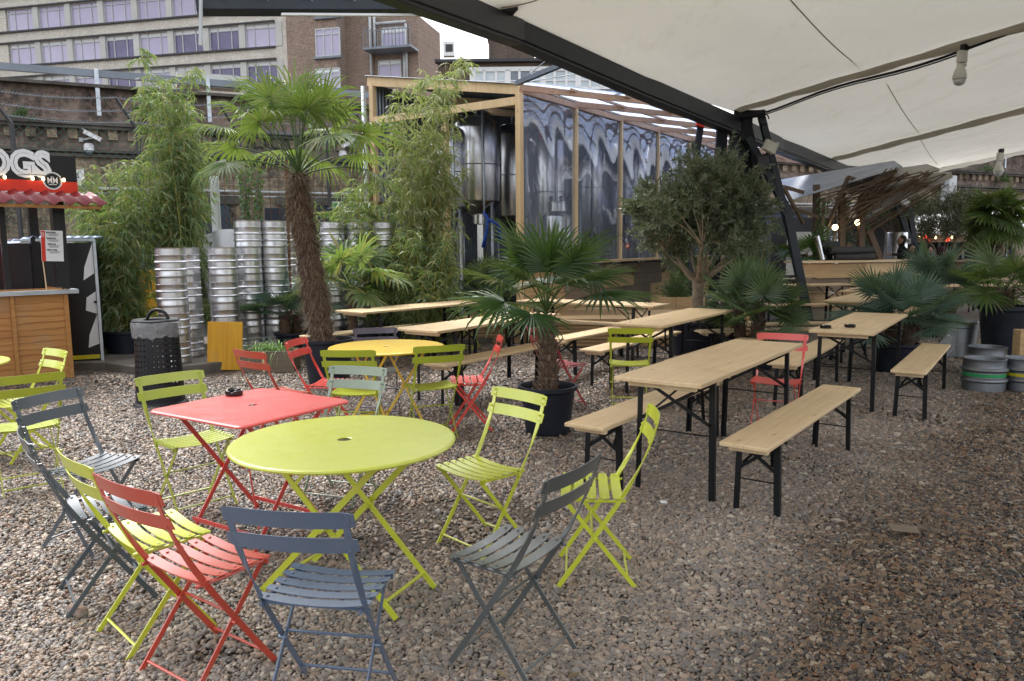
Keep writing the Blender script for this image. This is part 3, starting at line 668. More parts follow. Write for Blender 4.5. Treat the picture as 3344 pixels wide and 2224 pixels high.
p = atz(2262, 800, 0); fanbush(p.x, p.y + 1.2, .36, 30, .55, .45, M['cham_leaf'], 'blue green fan palm behind the galvanised bin', elmin=0, h=.4); place(pot(.3, .23, .38), p.x, p.y + 1.2, 0, 'dark pot hidden behind the galvanised bin', 'plant pot', PG)
# tall pot palm at right edge
p = atz(2330, 838, 0); place(pot(.31, .22, .74, .05), p.x + .05, p.y + .3, 0, 'tall dark pot at the right picture edge', 'plant pot', PG)
rr_ = thing('palm_tree', (p.x + .05, p.y + .3, 0), 0, 'low spreading palm in the tall pot at the right edge', 'palm tree')
hairy_trunk(rr_, [(0, 0, .62), (0, 0, .8), (0, 0, .95)], [.09, .085, .07], 400, .05, 30)
crown((0, 0, .95), 15, .45, .48, M['palm_leaf'], rr_, 28, .25, -5, 75, .9, .4, .2)
# distant palm right
p = aty(2297, 500, 17.5); rr_ = thing('palm_tree', (p.x, 17.5, 0), 0, 'distant bright green palm above the white kiosk roof', 'palm tree')
hairy_trunk(rr_, [(0, 0, .1), (0, 0, 1.0), (-.02, 0, 1.7), (0, 0, p.z)], [.16, .17, .16, .12], 900, .12, 40)
crown((0, 0, p.z), 26, .45, .55, M['palm_leaf'], rr_, 26, .35, -25, 82, 1.5, .7, .4)
# palm fronds at 1850,520 behind mast
p = aty(1852, 590, 16.9); rr_ = thing('palm_tree', (p.x, 16.9, 0), 0, 'dark palm behind the left end of the bar counter', 'palm tree')
hairy_trunk(rr_, [(0, 0, .1), (0, 0, .8), (0, 0, 1.35)], [.10, .10, .08], 300, .06, 20)
crown((0, 0, 1.25), 11, .5, .5, M['palm_dark'], rr_, 28, .25, 0, 75, .9, .35, .2)
# small light palm behind tall trunk
p = aty(800, 640, 10.8); rr_ = thing('palm_tree', (p.x + .05, 10.8, 0), 0, 'light green young palm just right of the shaggy trunk', 'palm tree')
hairy_trunk(rr_, [(0, 0, .05), (0, 0, .5), (0, 0, 1.0)], [.07, .07, .05], 200, .05, 16)
crown((0, 0, 1.0), 12, .6, .55, M['bamboo_leaf'], rr_, 22, .5, 10, 75, 1.1, .6, .6)

# ----- bamboo
def bamboo(x, y, H, spread, ncul, dens, mat, label, lean=(0, 0), lmin=.12, leafl=.15, z0=0, cul=.010, prof=None):
    o = thing('bamboo', (x, y, z0), 0, label, 'bamboo')
    mc = MB(); ml = MB()
    for i in range(ncul):
        a = rnd.uniform(0, 6.283); r_ = rnd.uniform(.02, .26) * (1 if spread > .4 else .6); b = Vector((r_ * math.cos(a), r_ * math.sin(a), 0)); h = H * rnd.uniform(.55, 1.0)
        tx, ty = math.cos(a) * spread * rnd.uniform(.1, .8) + lean[0] * h / H, math.sin(a) * spread * rnd.uniform(.1, .8) + lean[1] * h / H
        pts = []
        for k in range(9):
            f = k / 8; pts.append(b + Vector((tx * f ** 1.9, ty * f ** 1.9, h * f * (1 - .06 * f * f))))
        mc.tube(pts, [cul * (1.1 - .85 * k / 8) for k in range(9)], 5, False)
        nb = int(h * dens)
        for j in range(nb):
            f = lmin + (1 - lmin) * rnd.random() ** .85; k = min(int(f * 8), 7); c_ = pts[k].lerp(pts[k + 1], f * 8 - k)
            az = rnd.uniform(0, 6.283); bl = rnd.uniform(.15, .5) * (1.15 - .5 * f) * (spread + .35); d = rdir(az, rnd.uniform(.1, 1.0))
            q_ = c_.copy(); prev = q_.copy(); seg = 4; bp = [q_.copy()]
            for s in range(seg):
                d = (d + Vector((0, 0, -.28))).normalized(); q_ = q_ + d * bl / seg; bp.append(q_.copy())
                for l in range(rnd.choice((2, 3, 3))):
                    ld = (d * .6 + rdir(rnd.uniform(0, 6.283), rnd.uniform(-1.2, .2)) * .9).normalized(); L = leafl * rnd.uniform(.55, 1.2); wv = ld.cross(Vector((rnd.uniform(-1, 1), rnd.uniform(-1, 1), rnd.uniform(-.3, 1)))).normalized() * L * .075
                    s0 = q_ - d * rnd.uniform(0, bl / seg); mid = s0 + ld * L * .45; tip = s0 + ld * L + Vector((0, 0, -L * .25))
                    ml.add([s0, mid - wv, tip, mid + wv], [(0, 1, 2, 3)])
            mc.tube(bp[::2], .0022, 3, False)
    mc.build('culms', M['culm'], o, True); ml.build('leaves', mat, o)
    return o
p = aty(290, 800, 11.3)
bamboo(p.x, 11.3, 3.0, .75, 30, 15, M['bamboo_leaf'], 'dense green bamboo behind the black cabin, wide at its foot', (-.12, 0), .05)
p2_ = aty(430, 760, 11.7)
bamboo(p2_.x, 11.7, 4.8, .55, 28, 13, M['bamboo_leaf'], 'tall green bamboo left of the tall palm, reaching over the viaduct top', (-.10, 0), .12)
place(pot(.34, .28, .42), p.x + .2, 11.0, 0, 'dark pot at the foot of the left bamboo', 'plant pot', PG, .0)
p = aty(970, 740, 12.4)
bamboo(p.x, 12.4, 4.9, .66, 26, 12, M['bamboo_leaf_y'], 'tall yellowish bamboo in front of the brewery shed', (.18, 0), .10)
p = aty(860, 700, 12.0)
bamboo(p.x, 12.0, 2.9, .50, 24, 17, M['bamboo_leaf'], 'shorter bamboo between the tall palm and the yellowish bamboo', (0, 0), .05)
p = aty(985, 740, 11.6)
bamboo(p.x, 11.6, 2.0, .5, 26, 20, M['bamboo_leaf'], 'low dense bamboo behind the left beer tables', (0, 0), .0, .14)
p = aty(750, 600, 12.6)
bamboo(p.x, 12.6, 2.6, .5, 10, 10, M['bamboo_leaf'], 'thin bamboo behind the crown of the tall palm', (0, 0), .2)
for i, (bx, by, bh, lb) in enumerate(((1600, 15.3, 3.0, 'light bamboo behind the olive tree beside the film wall'), (1680, 16.5, 3.3, 'bamboo between the mast and the brewery roof'), (1730, 14.8, 2.5, 'dark bamboo around the mast foot'))):
    p = aty(bx, 600, by); bamboo(p.x, by, bh, .4, 10, 10, M['bamboo_leaf'] if i < 2 else M['cham_green'], lb, (0, 0), .1)
for bx, by, lb in ((940, 11.9, 'dark pot at the foot of the yellowish bamboo'), (840, 11.7, 'dark pot at the foot of the shorter bamboo')):
    p = aty(bx, 700, by); place(pot(.33, .28, .4), p.x, by, 0, lb, 'plant pot', PG)

# ----- olive trees
def olive(x, y, z0, hc, rx, rzv, nl, label, th=.075, ll=.05, trunk_to=None):
    o = thing('olive_tree', (x, y, 0), 0, label, 'tree'); mb = MB(); ml = MB()
    fork = Vector((0, 0, z0 + (hc - z0) * .42))
    mb.tube([(0, 0, z0), (.01, 0, z0 + .15), (-.01, 0, (z0 + fork.z) / 2 + .1), fork], [th * 1.15, th * .95, th * .95, th * 1.05], 12)
    tips = []
    for i in range(9):
        a = i * 2.4; e = rnd.uniform(.5, 1.15); d = rdir(a, e); L = rx * rnd.uniform(.6, 1.0); q_ = fork.copy(); pts = [q_.copy()]
        for s in range(4): d = (d + Vector((rnd.uniform(-.2, .2), rnd.uniform(-.2, .2), .08))).normalized(); q_ = q_ + d * L / 4; pts.append(q_.copy())
        mb.tube(pts, [th * (.8 if i < 3 else .32) * (1 - .2 * k) for k in range(5)], 7, False); tips += pts[2:]
    c0 = Vector((0, 0, hc))
    # twigs with leaves: clumps at the shell of an uneven ellipsoid
    clumps = []
    NCL = 130
    for i in range(NCL):
        d = rdir(rnd.uniform(0, 6.283), math.asin(rnd.uniform(-.8, 1))); f = rnd.uniform(.25, 1.02) * (1 + .12 * math.sin(3 * d.x + 5 * d.z + x)); clumps.append(c0 + Vector((d.x * rx * f, d.y * rx * f, d.z * rzv * f)))
    per = nl // (NCL * 12)
    for cc in clumps:
        b0_ = min(tips, key=lambda t: (t - cc).length); mb.tube([b0_, (b0_ + cc) / 2 + Vector((0, 0, .05)), cc], [th * .16, th * .1, th * .05], 4, False)
        for j in range(12):
            d = (rdir(rnd.uniform(0, 6.283), rnd.uniform(-.7, 1.2)) + (cc - c0).normalized() * .5).normalized(); q_ = cc + rdir(rnd.uniform(0, 6.283), rnd.uniform(-1.5, 1.5)) * rx * .16 * rnd.random(); L = rx * rnd.uniform(.15, .34)
            mb.tube([q_, q_ + d * L], .0025, 3, False)
            for k in range(per):
                s0 = q_ + d * L * (k + 1) / per; ld = (d + rdir(rnd.uniform(0, 6.283), rnd.uniform(-1.4, 1.4)) * .9).normalized(); l_ = ll * rnd.uniform(.7, 1.25); wv = ld.cross(rdir(rnd.uniform(0, 6.28), rnd.uniform(-1, 1))).normalized() * l_ * .13
                ml.add([s0, s0 + ld * l_ * .5 - wv, s0 + ld * l_, s0 + ld * l_ * .5 + wv], [(0, 1, 2, 3)])
    mb.build('trunk', M['bark'], o, True); ml.build('crown', M['olive_leaf'], o)
    return o
p = atz(1622, 826, 0); place(pot(.42, .34, .5, .04), p.x, p.y + .42, 0, 'big dark pot of the olive tree behind the middle beer table', 'plant pot', PG)
pc = aty(1600, 475, p.y + .42)
olive(p.x, p.y + .42, .35, pc.z - .12, .98, .76, 60000, 'large round olive tree in a dark pot right of the film wall', .085, .065)
p = aty(2175, 600, 22); olive(p.x, 22, 0, aty(2160, 500, 22).z, 1.05, .78, 15000, 'dark olive tree in front of the white roofed kiosk', .10, .085)
p = aty(2065, 560, 21.5); olive(p.x, 21.5, 0, aty(2065, 480, 21.5).z, .6, .6, 7000, 'paler olive tree further back beyond the batten canopy', .07, .09)

# ivy columns on posts near the viaduct
def ivy(x, y, h, r_, label, n=900, z0=0):
    o = thing('ivy_plant', (x, y, z0), 0, label, 'ivy'); mb = MB(); ml = MB()
    mb.bar((0, 0, 0), (0, 0, h), .05, .05, (1, 0, 0)); mb.build('stem', M['bark'], o)
    for i in range(n):
        z_ = rnd.uniform(.05, h); a = rnd.uniform(0, 6.28); rr = r_ * rnd.uniform(.5, 1.15) * (1 + .35 * math.sin(z_ * 5)); c_ = Vector((rr * math.cos(a), rr * math.sin(a), z_)); t_ = rdir(a + 1.57, rnd.uniform(-.6, .6)); u_ = Vector((0, 0, -1)) + rdir(a, 0) * .5; l_ = rnd.uniform(.03, .06)
        ml.add([c_, c_ + t_ * l_ * .5 + u_ * l_ * .5, c_ + u_ * l_, c_ - t_ * l_ * .5 + u_ * l_ * .5], [(0, 1, 2, 3)])
    ml.build('leaves', M['ivy_leaf'], o); return o
for bx, lb in ((567, 'ivy climbing the left post behind the kegs'), (596, 'ivy climbing the right post behind the kegs')):
    p = aty(bx, 500, 13.2); ivy(p.x, 13.2, aty(bx, 385, 13.2).z, .10, lb)
for bx, by, lb in ((1895, 17.0, 'ivy on the left post of the batten canopy'), (1945, 18, 'ivy on the middle post of the batten canopy'), (1990, 18.5, 'ivy on the right post of the batten canopy')):
    p = aty(bx, 500, by); ivy(p.x, by, aty(bx, 455, by).z, .16, lb, 900)

# timber planter with spider plant
p = atz(592, 862, 0); o = thing('planter_box', (p.x + .08, p.y + .30, 0), R(2), 'grey timber planter box of grassy leaves behind the orange red chair', 'planter')
mb = MB(); L_, W_, H_ = .68, .30, .27
for y_ in (-W_ / 2, W_ / 2): mb.box((0, y_, H_ / 2), (L_, .025, H_))
for x_ in (-L_ / 2 + .012, L_ / 2 - .012): mb.box((x_, 0, H_ / 2), (.025, W_ - .026, H_))
mb.build('box_boards', M['old_wood'], o, bevel=.004); mb = MB(); mb.box((-.04, -W_ / 2 - .018, H_ / 2), (.03, .01, H_)); mb.build('corner_batten', M['pine_pale'], o); mb = MB(); mb.box((0, 0, H_ - .06), (L_ - .05, W_ - .05, .05)); mb.build('potting_soil', M['soil'], o)
o2 = thing('grassy_plant', (p.x + .05, p.y + .30, .24), 0, 'bright green strappy plant filling the timber planter', 'plant'); mb = MB()
for i in range(300):
    a = rnd.uniform(0, 6.28); d = rdir(a, rnd.uniform(.1, 1.2)); q_ = Vector((rnd.uniform(-.2, .2), rnd.uniform(-.05, .08), 0)); L = rnd.uniform(.15, .38); vs = []
    for s in range(6):
        wv = Vector((-d.y, d.x, 0)); wv = (wv.normalized() if wv.length > .01 else Vector((1, 0, 0))) * .007 * (1 - s / 5.3); vs += [q_ - wv, q_ + wv]; q_ = q_ + d * L / 5; d = (d + Vector((0, 0, -.42))).normalized()
    mb.add(vs, [(2 * s, 2 * s + 1, 2 * s + 3, 2 * s + 2) for s in range(5)])
mb.build('leaves', M['spider_leaf'], o2)
# small planter box with herb by the wall
p = atz(1575, 722, 0); o = thing('planter_box', (p.x, 14.2, .0), R(-8), 'small pine planter box with a shrub against the brewery wall', 'planter')
p = aty(1560, 700, 14.2); o.location = (p.x, 14.2, 0)
mb = MB(); zt = aty(1560, 682, 14.2).z
for x_ in (-.45, 0, .45): mb.box((x_, -.19, zt / 2), (.05, .05, zt))
mb.box((-.225, -.16, zt / 2), (.40, .02, zt - .02)); mb.box((.225, -.16, zt / 2), (.40, .02, zt - .02)); mb.box((0, .16, zt / 2), (.9, .02, zt)); mb.box((-.45, 0, zt / 2), (.02, .30, zt)); mb.box((.45, 0, zt / 2), (.02, .30, zt)); mb.build('box_boards', M['deck_wood'], o)
mb = MB(); mb.box((0, 0, zt - .06), (.86, .29, .05)); mb.build('potting_soil', M['soil'], o)
def shrub(x, y, z, rx, rz_, n, mat, label, ll=.05):
    o = thing('shrub', (x, y, z), 0, label, 'shrub'); ml = MB(); ms = MB()
    for i in range(n // 14):
        d = rdir(rnd.uniform(0, 6.28), rnd.uniform(.2, 1.5)); e_ = Vector((d.x * rx, d.y * rx, d.z * rz_)) * rnd.uniform(.5, 1); ms.tube([(0, 0, 0), e_], .004, 3, False)
        for k in range(14):
            s0 = e_ * rnd.uniform(.35, 1.05) + rdir(rnd.uniform(0, 6.28), rnd.uniform(-1, 1)) * .05; ld = (d + rdir(rnd.uniform(0, 6.28), rnd.uniform(-1, 1.4))).normalized(); l_ = ll * rnd.uniform(.6, 1.2); wv = ld.cross(rdir(rnd.uniform(0, 6.28), .3)).normalized() * l_ * .2
            ml.add([s0, s0 + ld * l_ * .5 - wv, s0 + ld * l_, s0 + ld * l_ * .5 + wv], [(0, 1, 2, 3)])
    ms.build('stems', M['bark'], o); ml.build('leaves', mat, o); return o
shrub(p.x, 14.2, zt - .05, .30, .42, 1500, M['ivy_leaf'], 'dark green herb shrub growing in the small pine planter', .05)
p = aty(1560, 640, 15.0); shrub(p.x + .1, 15.0, .3, .5, 1.1, 2600, M['bamboo_leaf'], 'leafy shrub behind the olive trunk', .10)
# ---------------------------------------------------------------- ground, slab
def frame(o, origin, u):
    """object matrix: local x = u (horizontal), y = u rotated 90deg ccw, z up"""
    o.location = origin; o.rotation_euler = (0, 0, math.atan2(u[1], u[0]))
# concrete slab
a = [(-3.55, 10.15), (-4.20, 9.60), (-4.35, 9.30), (-5.0, 9.72), (-5.35, 9.95), (-7.6, 9.95), (-8.5, 13.2), (1.2, 13.2), (-1.2, 11.9), (-2.6, 11.2), (-3.1, 10.75)]
mb = MB(); n = len(a); mb.add([(x, y, -.05) for x, y in a] + [(x, y, .10) for x, y in a], [tuple(range(n))[::-1], tuple(range(n, 2 * n))] + [(k, (k + 1) % n, n + (k + 1) % n, n + k) for k in range(n)])
o = mb.build('concrete_slab', M['concrete'], bevel=.012); struct(o)
SZ = .10
# ---------------------------------------------------------------- kegs
def keg_proto():
    o = D.objects.new('beer_keg', None); COL.objects.link(o); r = .195
    prof = [(r - .035, .004), (r - .015, 0), (r - .004, .012), (r - .004, .035), (r - .010, .055), (r - .010, .080), (r + .001, .088), (r + .006, .096), (r + .001, .104), (r - .009, .112),
            (r - .009, .175), (r + .001, .183), (r + .006, .191), (r + .001, .199), (r - .009, .207), (r - .009, .268), (r - .002, .278), (r - .03, .292), (r - .10, .300), (.03, .304), (.03, .315), (.001, .315)]
    mb = MB(); mb.lathe(prof, 40, cap=False); mb.build('shell', M['keg'], o, 40)
    n = 60; r2 = r - .010; zz = [.268, .300, .312, .338, .350, .366]
    prof2 = [(r2, z) for z in zz] + [(r2 + .003, .3725), (r2 - .004, .3725), (r2 - .006, .366)] + [(r2 - .006, z) for z in zz[-2::-1]]
    def skip(i, k): return ((k % 30) in (0, 1, 2, 3)) and (i in (2,) or i == 11)
    mb = MB(); mb.lathe(prof2, n, skip=skip, cap=False)
    for s in (0, 1):
        a0 = math.pi * s
        pts = []
        for kk in range(0, 5): a = a0 + 6.28318 * kk / n; pts.append(((r2 + .001) * math.cos(a), (r2 + .001) * math.sin(a), .313))
        for kk in range(4, -1, -1): a = a0 + 6.28318 * kk / n; pts.append(((r2 + .001) * math.cos(a), (r2 + .001) * math.sin(a), .337))
        mb.tube(pts + [pts[0]], .0028, 6, False)
    mb.build('handle_collar', M['keg'], o, 40)
    return o
keg0 = keg_proto(); kused = [False]
KH = .372
KG = 'stacked steel beer kegs'
names_h = ['bottom', 'second from the bottom', 'third from the bottom', 'fourth from the bottom', 'top']
def keg_stack(x, y, n, where, z0=SZ, h=KH):
    for k in range(n):
        nm = 'top' if k == n - 1 else names_h[k]
        lb = 'steel keg, %s of %s' % (nm, where)
        loc = (x + rnd.uniform(-.007, .007) + k * .002, y + rnd.uniform(-.006, .006), z0 + k * h); rz = rnd.uniform(-1.9, -1.2) + rnd.choice((0, .25, -.35))
        if not kused[0]: keg0.location = loc; keg0.rotation_euler = (0, 0, rz); tag(keg0, lb, 'keg', KG); kused[0] = True
        else: dup(keg0, loc, rz, lb)
def kx(px, y): return aty(px, 650, y).x
keg_stack(kx(394, 9.9), 9.9, 4, 'the stack beside the black bin')
keg_stack(kx(429, 10.5), 10.5, 4, 'the stack half behind the one beside the bin')
keg_stack(kx(514, 10.45), 10.45, 4, 'the stack behind the yellow board')
keg_stack(kx(574, 10.95), 10.95, 5, 'the tall stack right of the yellow board')
keg_stack(kx(634, 11.15), 11.15, 5, 'the tall stack behind the blue green fan palm')
for i, (bx, by) in enumerate(((700, 11.5), (768, 11.6), (826, 11.75), (884, 11.9))):
    keg_stack(kx(bx, by + .2), by + .2, 5, 'the ' + ['first', 'second', 'third', 'fourth'][i] + ' stack right of the shaggy palm trunk')
# old kegs at right
def old_keg(px, py, band, label, txt=True):
    p = atz(px, py, 0); o = thing('old_keg', (p.x, p.y + .20, 0), 0, label, 'keg', 'worn aluminium kegs on the gravel')
    r = .205; mb = MB()
    prof = [(r - .01, 0), (r, .006), (r + .002, .08), (r + .002, .095), (r + .018, .105), (r + .022, .12), (r + .014, .135), (r - .002, .145), (r - .002, .205), (r + .016, .215), (r + .022, .23), (r + .014, .245), (r, .255), (r - .004, .30), (r, .335), (r + .003, .342), (r - .006, .346), (r - .015, .340), (r - .018, .28), (r - .06, .265), (.001, .26)]
    mb.lathe(prof, 44, cap=False); mb.build('shell', M['keg_old'], o, 45)
    mb = MB(); mb.lathe([(r - .001, .160), (r + .0005, .162), (r + .0005, .190), (r - .001, .192)], 44, cap=False); mb.build('painted_band', M[band], o)
    if txt:
        for s, z_ in (('RODEN', .295), ('1986', .045)):
            vs, fs = text_mb(s, .045, .0006); mb = MB(); mb.add([((r + .003) * math.sin(v.x / r), -(r + .003) * math.cos(v.x / r), z_ + v.y) for v in vs], fs); mb.build('stamped_text', M['galv_dull'], o)
    return o
old_keg(2290, 905, 'green_paint', 'worn aluminium keg with a green band on the gravel at right')
old_keg(2294, 870, 'galv_dull', 'worn keg directly behind the green banded one', False)
old_keg(2388, 905, 'yellow_paint', 'worn keg with a yellow band cut by the right edge', False)

# black laundry basket style litter bin
p = atz(346, 941, 0); o = thing('litter_bin', (p.x, p.y + .24, 0), 0, 'black perforated plastic bin with a clear liner, left of the kegs', 'bin')
mb = MB(); N = 96; rows = 44; prof = []
for i in range(rows + 1):
    z = .015 + .80 * i / rows; prof.append((.235 - .030 * (z / .8) + (.012 if i < 1 else 0), z))
def skip(i, k): return 8 <= i < 40 and (i % 3) == 0 and (k % 3) == 0 and (k // 3) % 8 not in (0,)
mb.lathe(prof, N, skip=skip, cap=False); mb.lathe([(.27, 0), (.255, .02), (.235, .035)], 48, cap=True); mb.build('bin_body', M['bin_black'], o, 40)
mb = MB(); mb.lathe([(.18, .845), (.222, .85), (.226, .862), (.215, .872), (.12, .868), (.11, .85)], 48, cap=False); mb.build('lid_ring', M['bin_black'], o, 40)
mb = MB(); mb.tube([(.02 + .105 * math.cos(a), 0, .86 + .105 * math.sin(a)) for a in [R(10 * k) for k in range(0, 19)]], .017, 8); mb.build('handle', M['bin_black'], o, True)
mb = MB(); nn = 60; vs = []
for i, (r_, z_) in enumerate(((.205, .858), (.224, .85), (.232, .80), (.228, .75), (.226, .70))):
    for k in range(nn): f = math.sin(k * 1.7) * .5 + math.sin(k * .61 + 1) * .5; vs.append(((r_ + .007 * f) * math.cos(6.2832 * k / nn), (r_ + .007 * f) * math.sin(6.2832 * k / nn), z_ + (.02 * f if i > 2 else 0)))
mb.add(vs, [(i * nn + k, i * nn + (k + 1) % nn, (i + 1) * nn + (k + 1) % nn, (i + 1) * nn + k) for i in range(4) for k in range(nn)]); mb.build('liner', M['bag'], o, True)
# yellow board
mb = MB(); mb.box((0, 0, .30), (.44, .022, .62)); o = mb.build('yellow_board', M['yellow_ply'], None, bevel=.003); p = atz(518, 850, 0); o.location = (p.x, p.y, .0); o.rotation_euler = (R(-7), R(2), R(9)); o.scale = (1.0, 1, 1.02); tag(o, 'yellow painted plywood board leaning on the kegs', 'board')
# galvanised bin right with plastic bag
p = atz(2226, 824, 0); o = thing('metal_bin', (p.x, p.y + .25, 0), 0, 'dented galvanised dustbin with a plastic bag behind the short bench', 'bin')
mb = MB(); prof = [(.215, 0), (.22, .01), (.215, .03), (.22, .05)] + [(.22 + .025 * i / 8, .06 + .045 * i) for i in range(10)] + [(.252, .48), (.24, .49), (.235, .47), (.001, .44)]
mb.lathe(prof, 40, cap=False); mb.build('bin_body', M['galv'], o, 50); mb = MB(); mb.lathe([(.25, .40), (.256, .405), (.25, .41)], 40, cap=False); mb.build('rim', M['galv_dull'], o)
o2 = thing('plastic_bag', (p.x - .22, p.y + .05, 0), 0, 'clear plastic bag hanging down the side of the galvanised dustbin', 'bag')
mb = MB(); vs = []; nn = 24
for i, (r_, z_, dx) in enumerate(((.03, .50, .08), (.05, .40, .05), (.09, .25, 0), (.14, .10, -.06), (.17, .01, -.08), (.10, .005, -.08))):
    for k in range(nn): f = 1 + .22 * math.sin(k * 2.3 + i) * rnd.random(); vs.append((dx + r_ * f * math.cos(6.2832 * k / nn), r_ * .6 * f * math.sin(6.2832 * k / nn), z_))
mb.add(vs, [(i * nn + k, i * nn + (k + 1) % nn, (i + 1) * nn + (k + 1) % nn, (i + 1) * nn + k) for i in range(5) for k in range(nn)]); mb.build('bag_film', M['bag'], o2, True)
# wooden post block right edge
p = atz(2352, 880, 0); mb = MB(); mb.box((0, 0, .28), (.16, .14, .56)); mb.box((.05, -.09, .28), (.05, .05, .56)); o = mb.build('timber_block', M['deck_wood'], None, bevel=.005); o.location = (p.x + .22, p.y + .35, 0); tag(o, 'upright brown timber block at the right edge behind the kegs', 'timber')

# ---------------------------------------------------------------- food stall
St = thing('food_stall', (-5.42, 9.36, 0), R(45), 'wooden fronted hot dog stall with a black and red sign at the left edge', 'food stall')
# local x = along front (right positive), local y = back (into the stall); front outward = -y
mb = MB()
for k in range(14):
    z0 = .02 + k * .077; n = 24; vs = []
    for i in range(n + 1):
        x = -3.2 + 3.14 * i / n; wv = .008 * math.sin(i * .9 + k * 2.1) + .006 * math.sin(i * 2.3 + k)
        vs += [(x, -.018, z0 + wv), (x, -.004, z0 + .095), (x, .008, z0 + .095), (x, .002, z0 + wv)]
    fs = []
    for i in range(n):
        for j in range(4): fs.append((4 * i + j, 4 * i + 4 + j, 4 * i + 4 + (j + 1) % 4, 4 * i + (j + 1) % 4))
    mb.add(vs, fs + [(0, 1, 2, 3), (4 * n + 3, 4 * n + 2, 4 * n + 1, 4 * n)])
mb.build('front_boards', M['fence_wood'], St)
mb = MB(); mb.box((-.035, -.005, .54), (.05, .05, 1.06)); mb.box((-.60, -.03, .54), (.04, .022, 1.06)); mb.box((-1.8, -.03, .54), (.04, .022, 1.06)); mb.each('corner_post', M['fence_wood'], St)
mb = MB()
for k in range(14): mb.box((-.02, .55, .06 + k * .077), (.02, 1.04, .085), Matrix.Rotation(R(5), 3, 'Y'))
mb.build('side_boards', M['fence_wood'], St)
mb = MB(); mb.box((-1.55, .20, 1.085), (3.3, .55, .02)); mb.box((-1.55, -.073, 1.070), (3.3, .006, .05)); mb.build('counter_top', M['galv'], St)
mb = MB(); mb.box((-.02, .12, 1.62), (.13, .13, 1.06)); mb.box((-.56, .30, 1.65), (.06, .06, 1.12)); mb.box((-.10, .9, 1.1), (.1, .1, 2.1)); mb.each('post', M['black'], St)
mb = MB(); mb.box((-1.55, 1.5, 1.7), (1.2, .05, 1.2)); mb.box((-1.28, .25, 1.62), (.75, .08, 1.05)); mb.build('wall_panel', M['sign_red'], St)
zt_, zm_, zb_ = aty(163, 360, 9.5).z, aty(163, 419, 9.5).z, aty(163, 445, 9.5).z; XS = .22
# roof: wavy tiles
mb = MB(); nx = 220; vs = []
X0, X1 = -3.3, .36
for (y_, z_) in ((.12, zb_ + .01), (-.20, zb_ - .06), (-.205, zb_ - .075), (-.50, zb_ - .155)):
    for i in range(nx + 1):
        x = X0 + (X1 - X0) * i / nx; vs.append((x, y_, z_ + .022 * math.sin(x * 6.2832 / .165)))
m_ = nx + 1; fs = [(r_ * m_ + i, r_ * m_ + i + 1, (r_ + 1) * m_ + i + 1, (r_ + 1) * m_ + i) for r_ in range(3) for i in range(nx)]
mb.add(vs, fs); ro = mb.build('tiled_awning', M['maroon'], St, True); sd = ro.modifiers.new('s', 'SOLIDIFY'); sd.thickness = .006
mb = MB(); mb.box((-1.40, -.44, zb_ - .19), (3.4, .03, .035)); mb.box((-1.40, .15, zb_ - .05), (3.3, .04, .06)); mb.box((.18, -.15, zb_ - .125), (.035, .60, .03), Matrix.Rotation(R(14), 3, 'X')); mb.each('awning_batten', M['fence_wood'], St)
mb = MB(); mb.box((-1.60 + XS, .10, (zt_ + zm_) / 2), (3.2, .03, zt_ - zm_)); sb = mb.build('sign_board', M['black'], St)
mb = MB(); mb.box((-1.60 + XS, .099, (zm_ + zb_) / 2 + .001), (3.2, .034, zm_ - zb_)); mb.build('sign_band', M['sign_red'], St)
text_on('sign_letters', 'DOGS', M['white'], sb, (-.76 + XS, .080, zm_ + .175), (1, 0, 0), (0, 0, 1), .40, .026, .86)
text_on('letter_inline', 'DOGS', M['black'], sb, (-.76 + XS, .0785, zm_ + .175), (1, 0, 0), (0, 0, 1), .40, -.0165, .86)
mb = MB(); cx_, cz_ = -.27 + XS, zm_ + .005
for r0, y_ in ((.095, .0788),): mb.add([(cx_ + r0 * math.cos(6.2832 * k / 40), y_, cz_ + r0 * math.sin(6.2832 * k / 40)) for k in range(40)], [tuple(range(40))])
rb = mb.build('round_badge', M['black'], sb)
def ring(mb, cx, y, cz, r0, r1, n=40):
    vs = [(cx + r_ * math.cos(6.2832 * k / n), y, cz + r_ * math.sin(6.2832 * k / n)) for r_ in (r0, r1) for k in range(n)]; mb.add(vs, [(k, (k + 1) % n, n + (k + 1) % n, n + k) for k in range(n)])
mb = MB(); ring(mb, cx_, .0775, cz_, .094, .104); ring(mb, cx_, .0775, cz_, .087, .090); mb.build('badge_ring', M['white'], rb)
text_on('badge_letters', 'MM', M['white'], rb, (cx_, .0775, cz_), (1, 0, 0), (0, 0, 1), .10, .0015, .75)
mb = MB(); mb.box((cx_, .0775, cz_ - .045), (.085, .001, .008)); mb.box((cx_, .0775, cz_ + .047), (.035, .001, .006)); mb.build('badge_line', M['white'], rb)
# string of bulbs
o = thing('festoon_lights', (-5.42, 9.36, 0), R(45), 'string of small warm bulbs across the stall sign', 'lights')
mb = MB(); pts = [(-3.1 + XS + 3.1 * i / 20, .03, zm_ + .045 + .02 * math.cos(i * 1.1)) for i in range(21)]; mb.tube(pts, .004, 5); mb.build('cable', M['black'], o)
for x_ in (-.16, -.38, -.49, -.77, -1.0, -1.3):
    mb = MB(); mb.lathe([(.004, -.035), (.014, -.028), (.018, -.012), (.012, .004), (.006, .01)], 12, (x_ + XS, .03, zm_ + .03)); mb.build('bulb', M['bulb'], o, True)
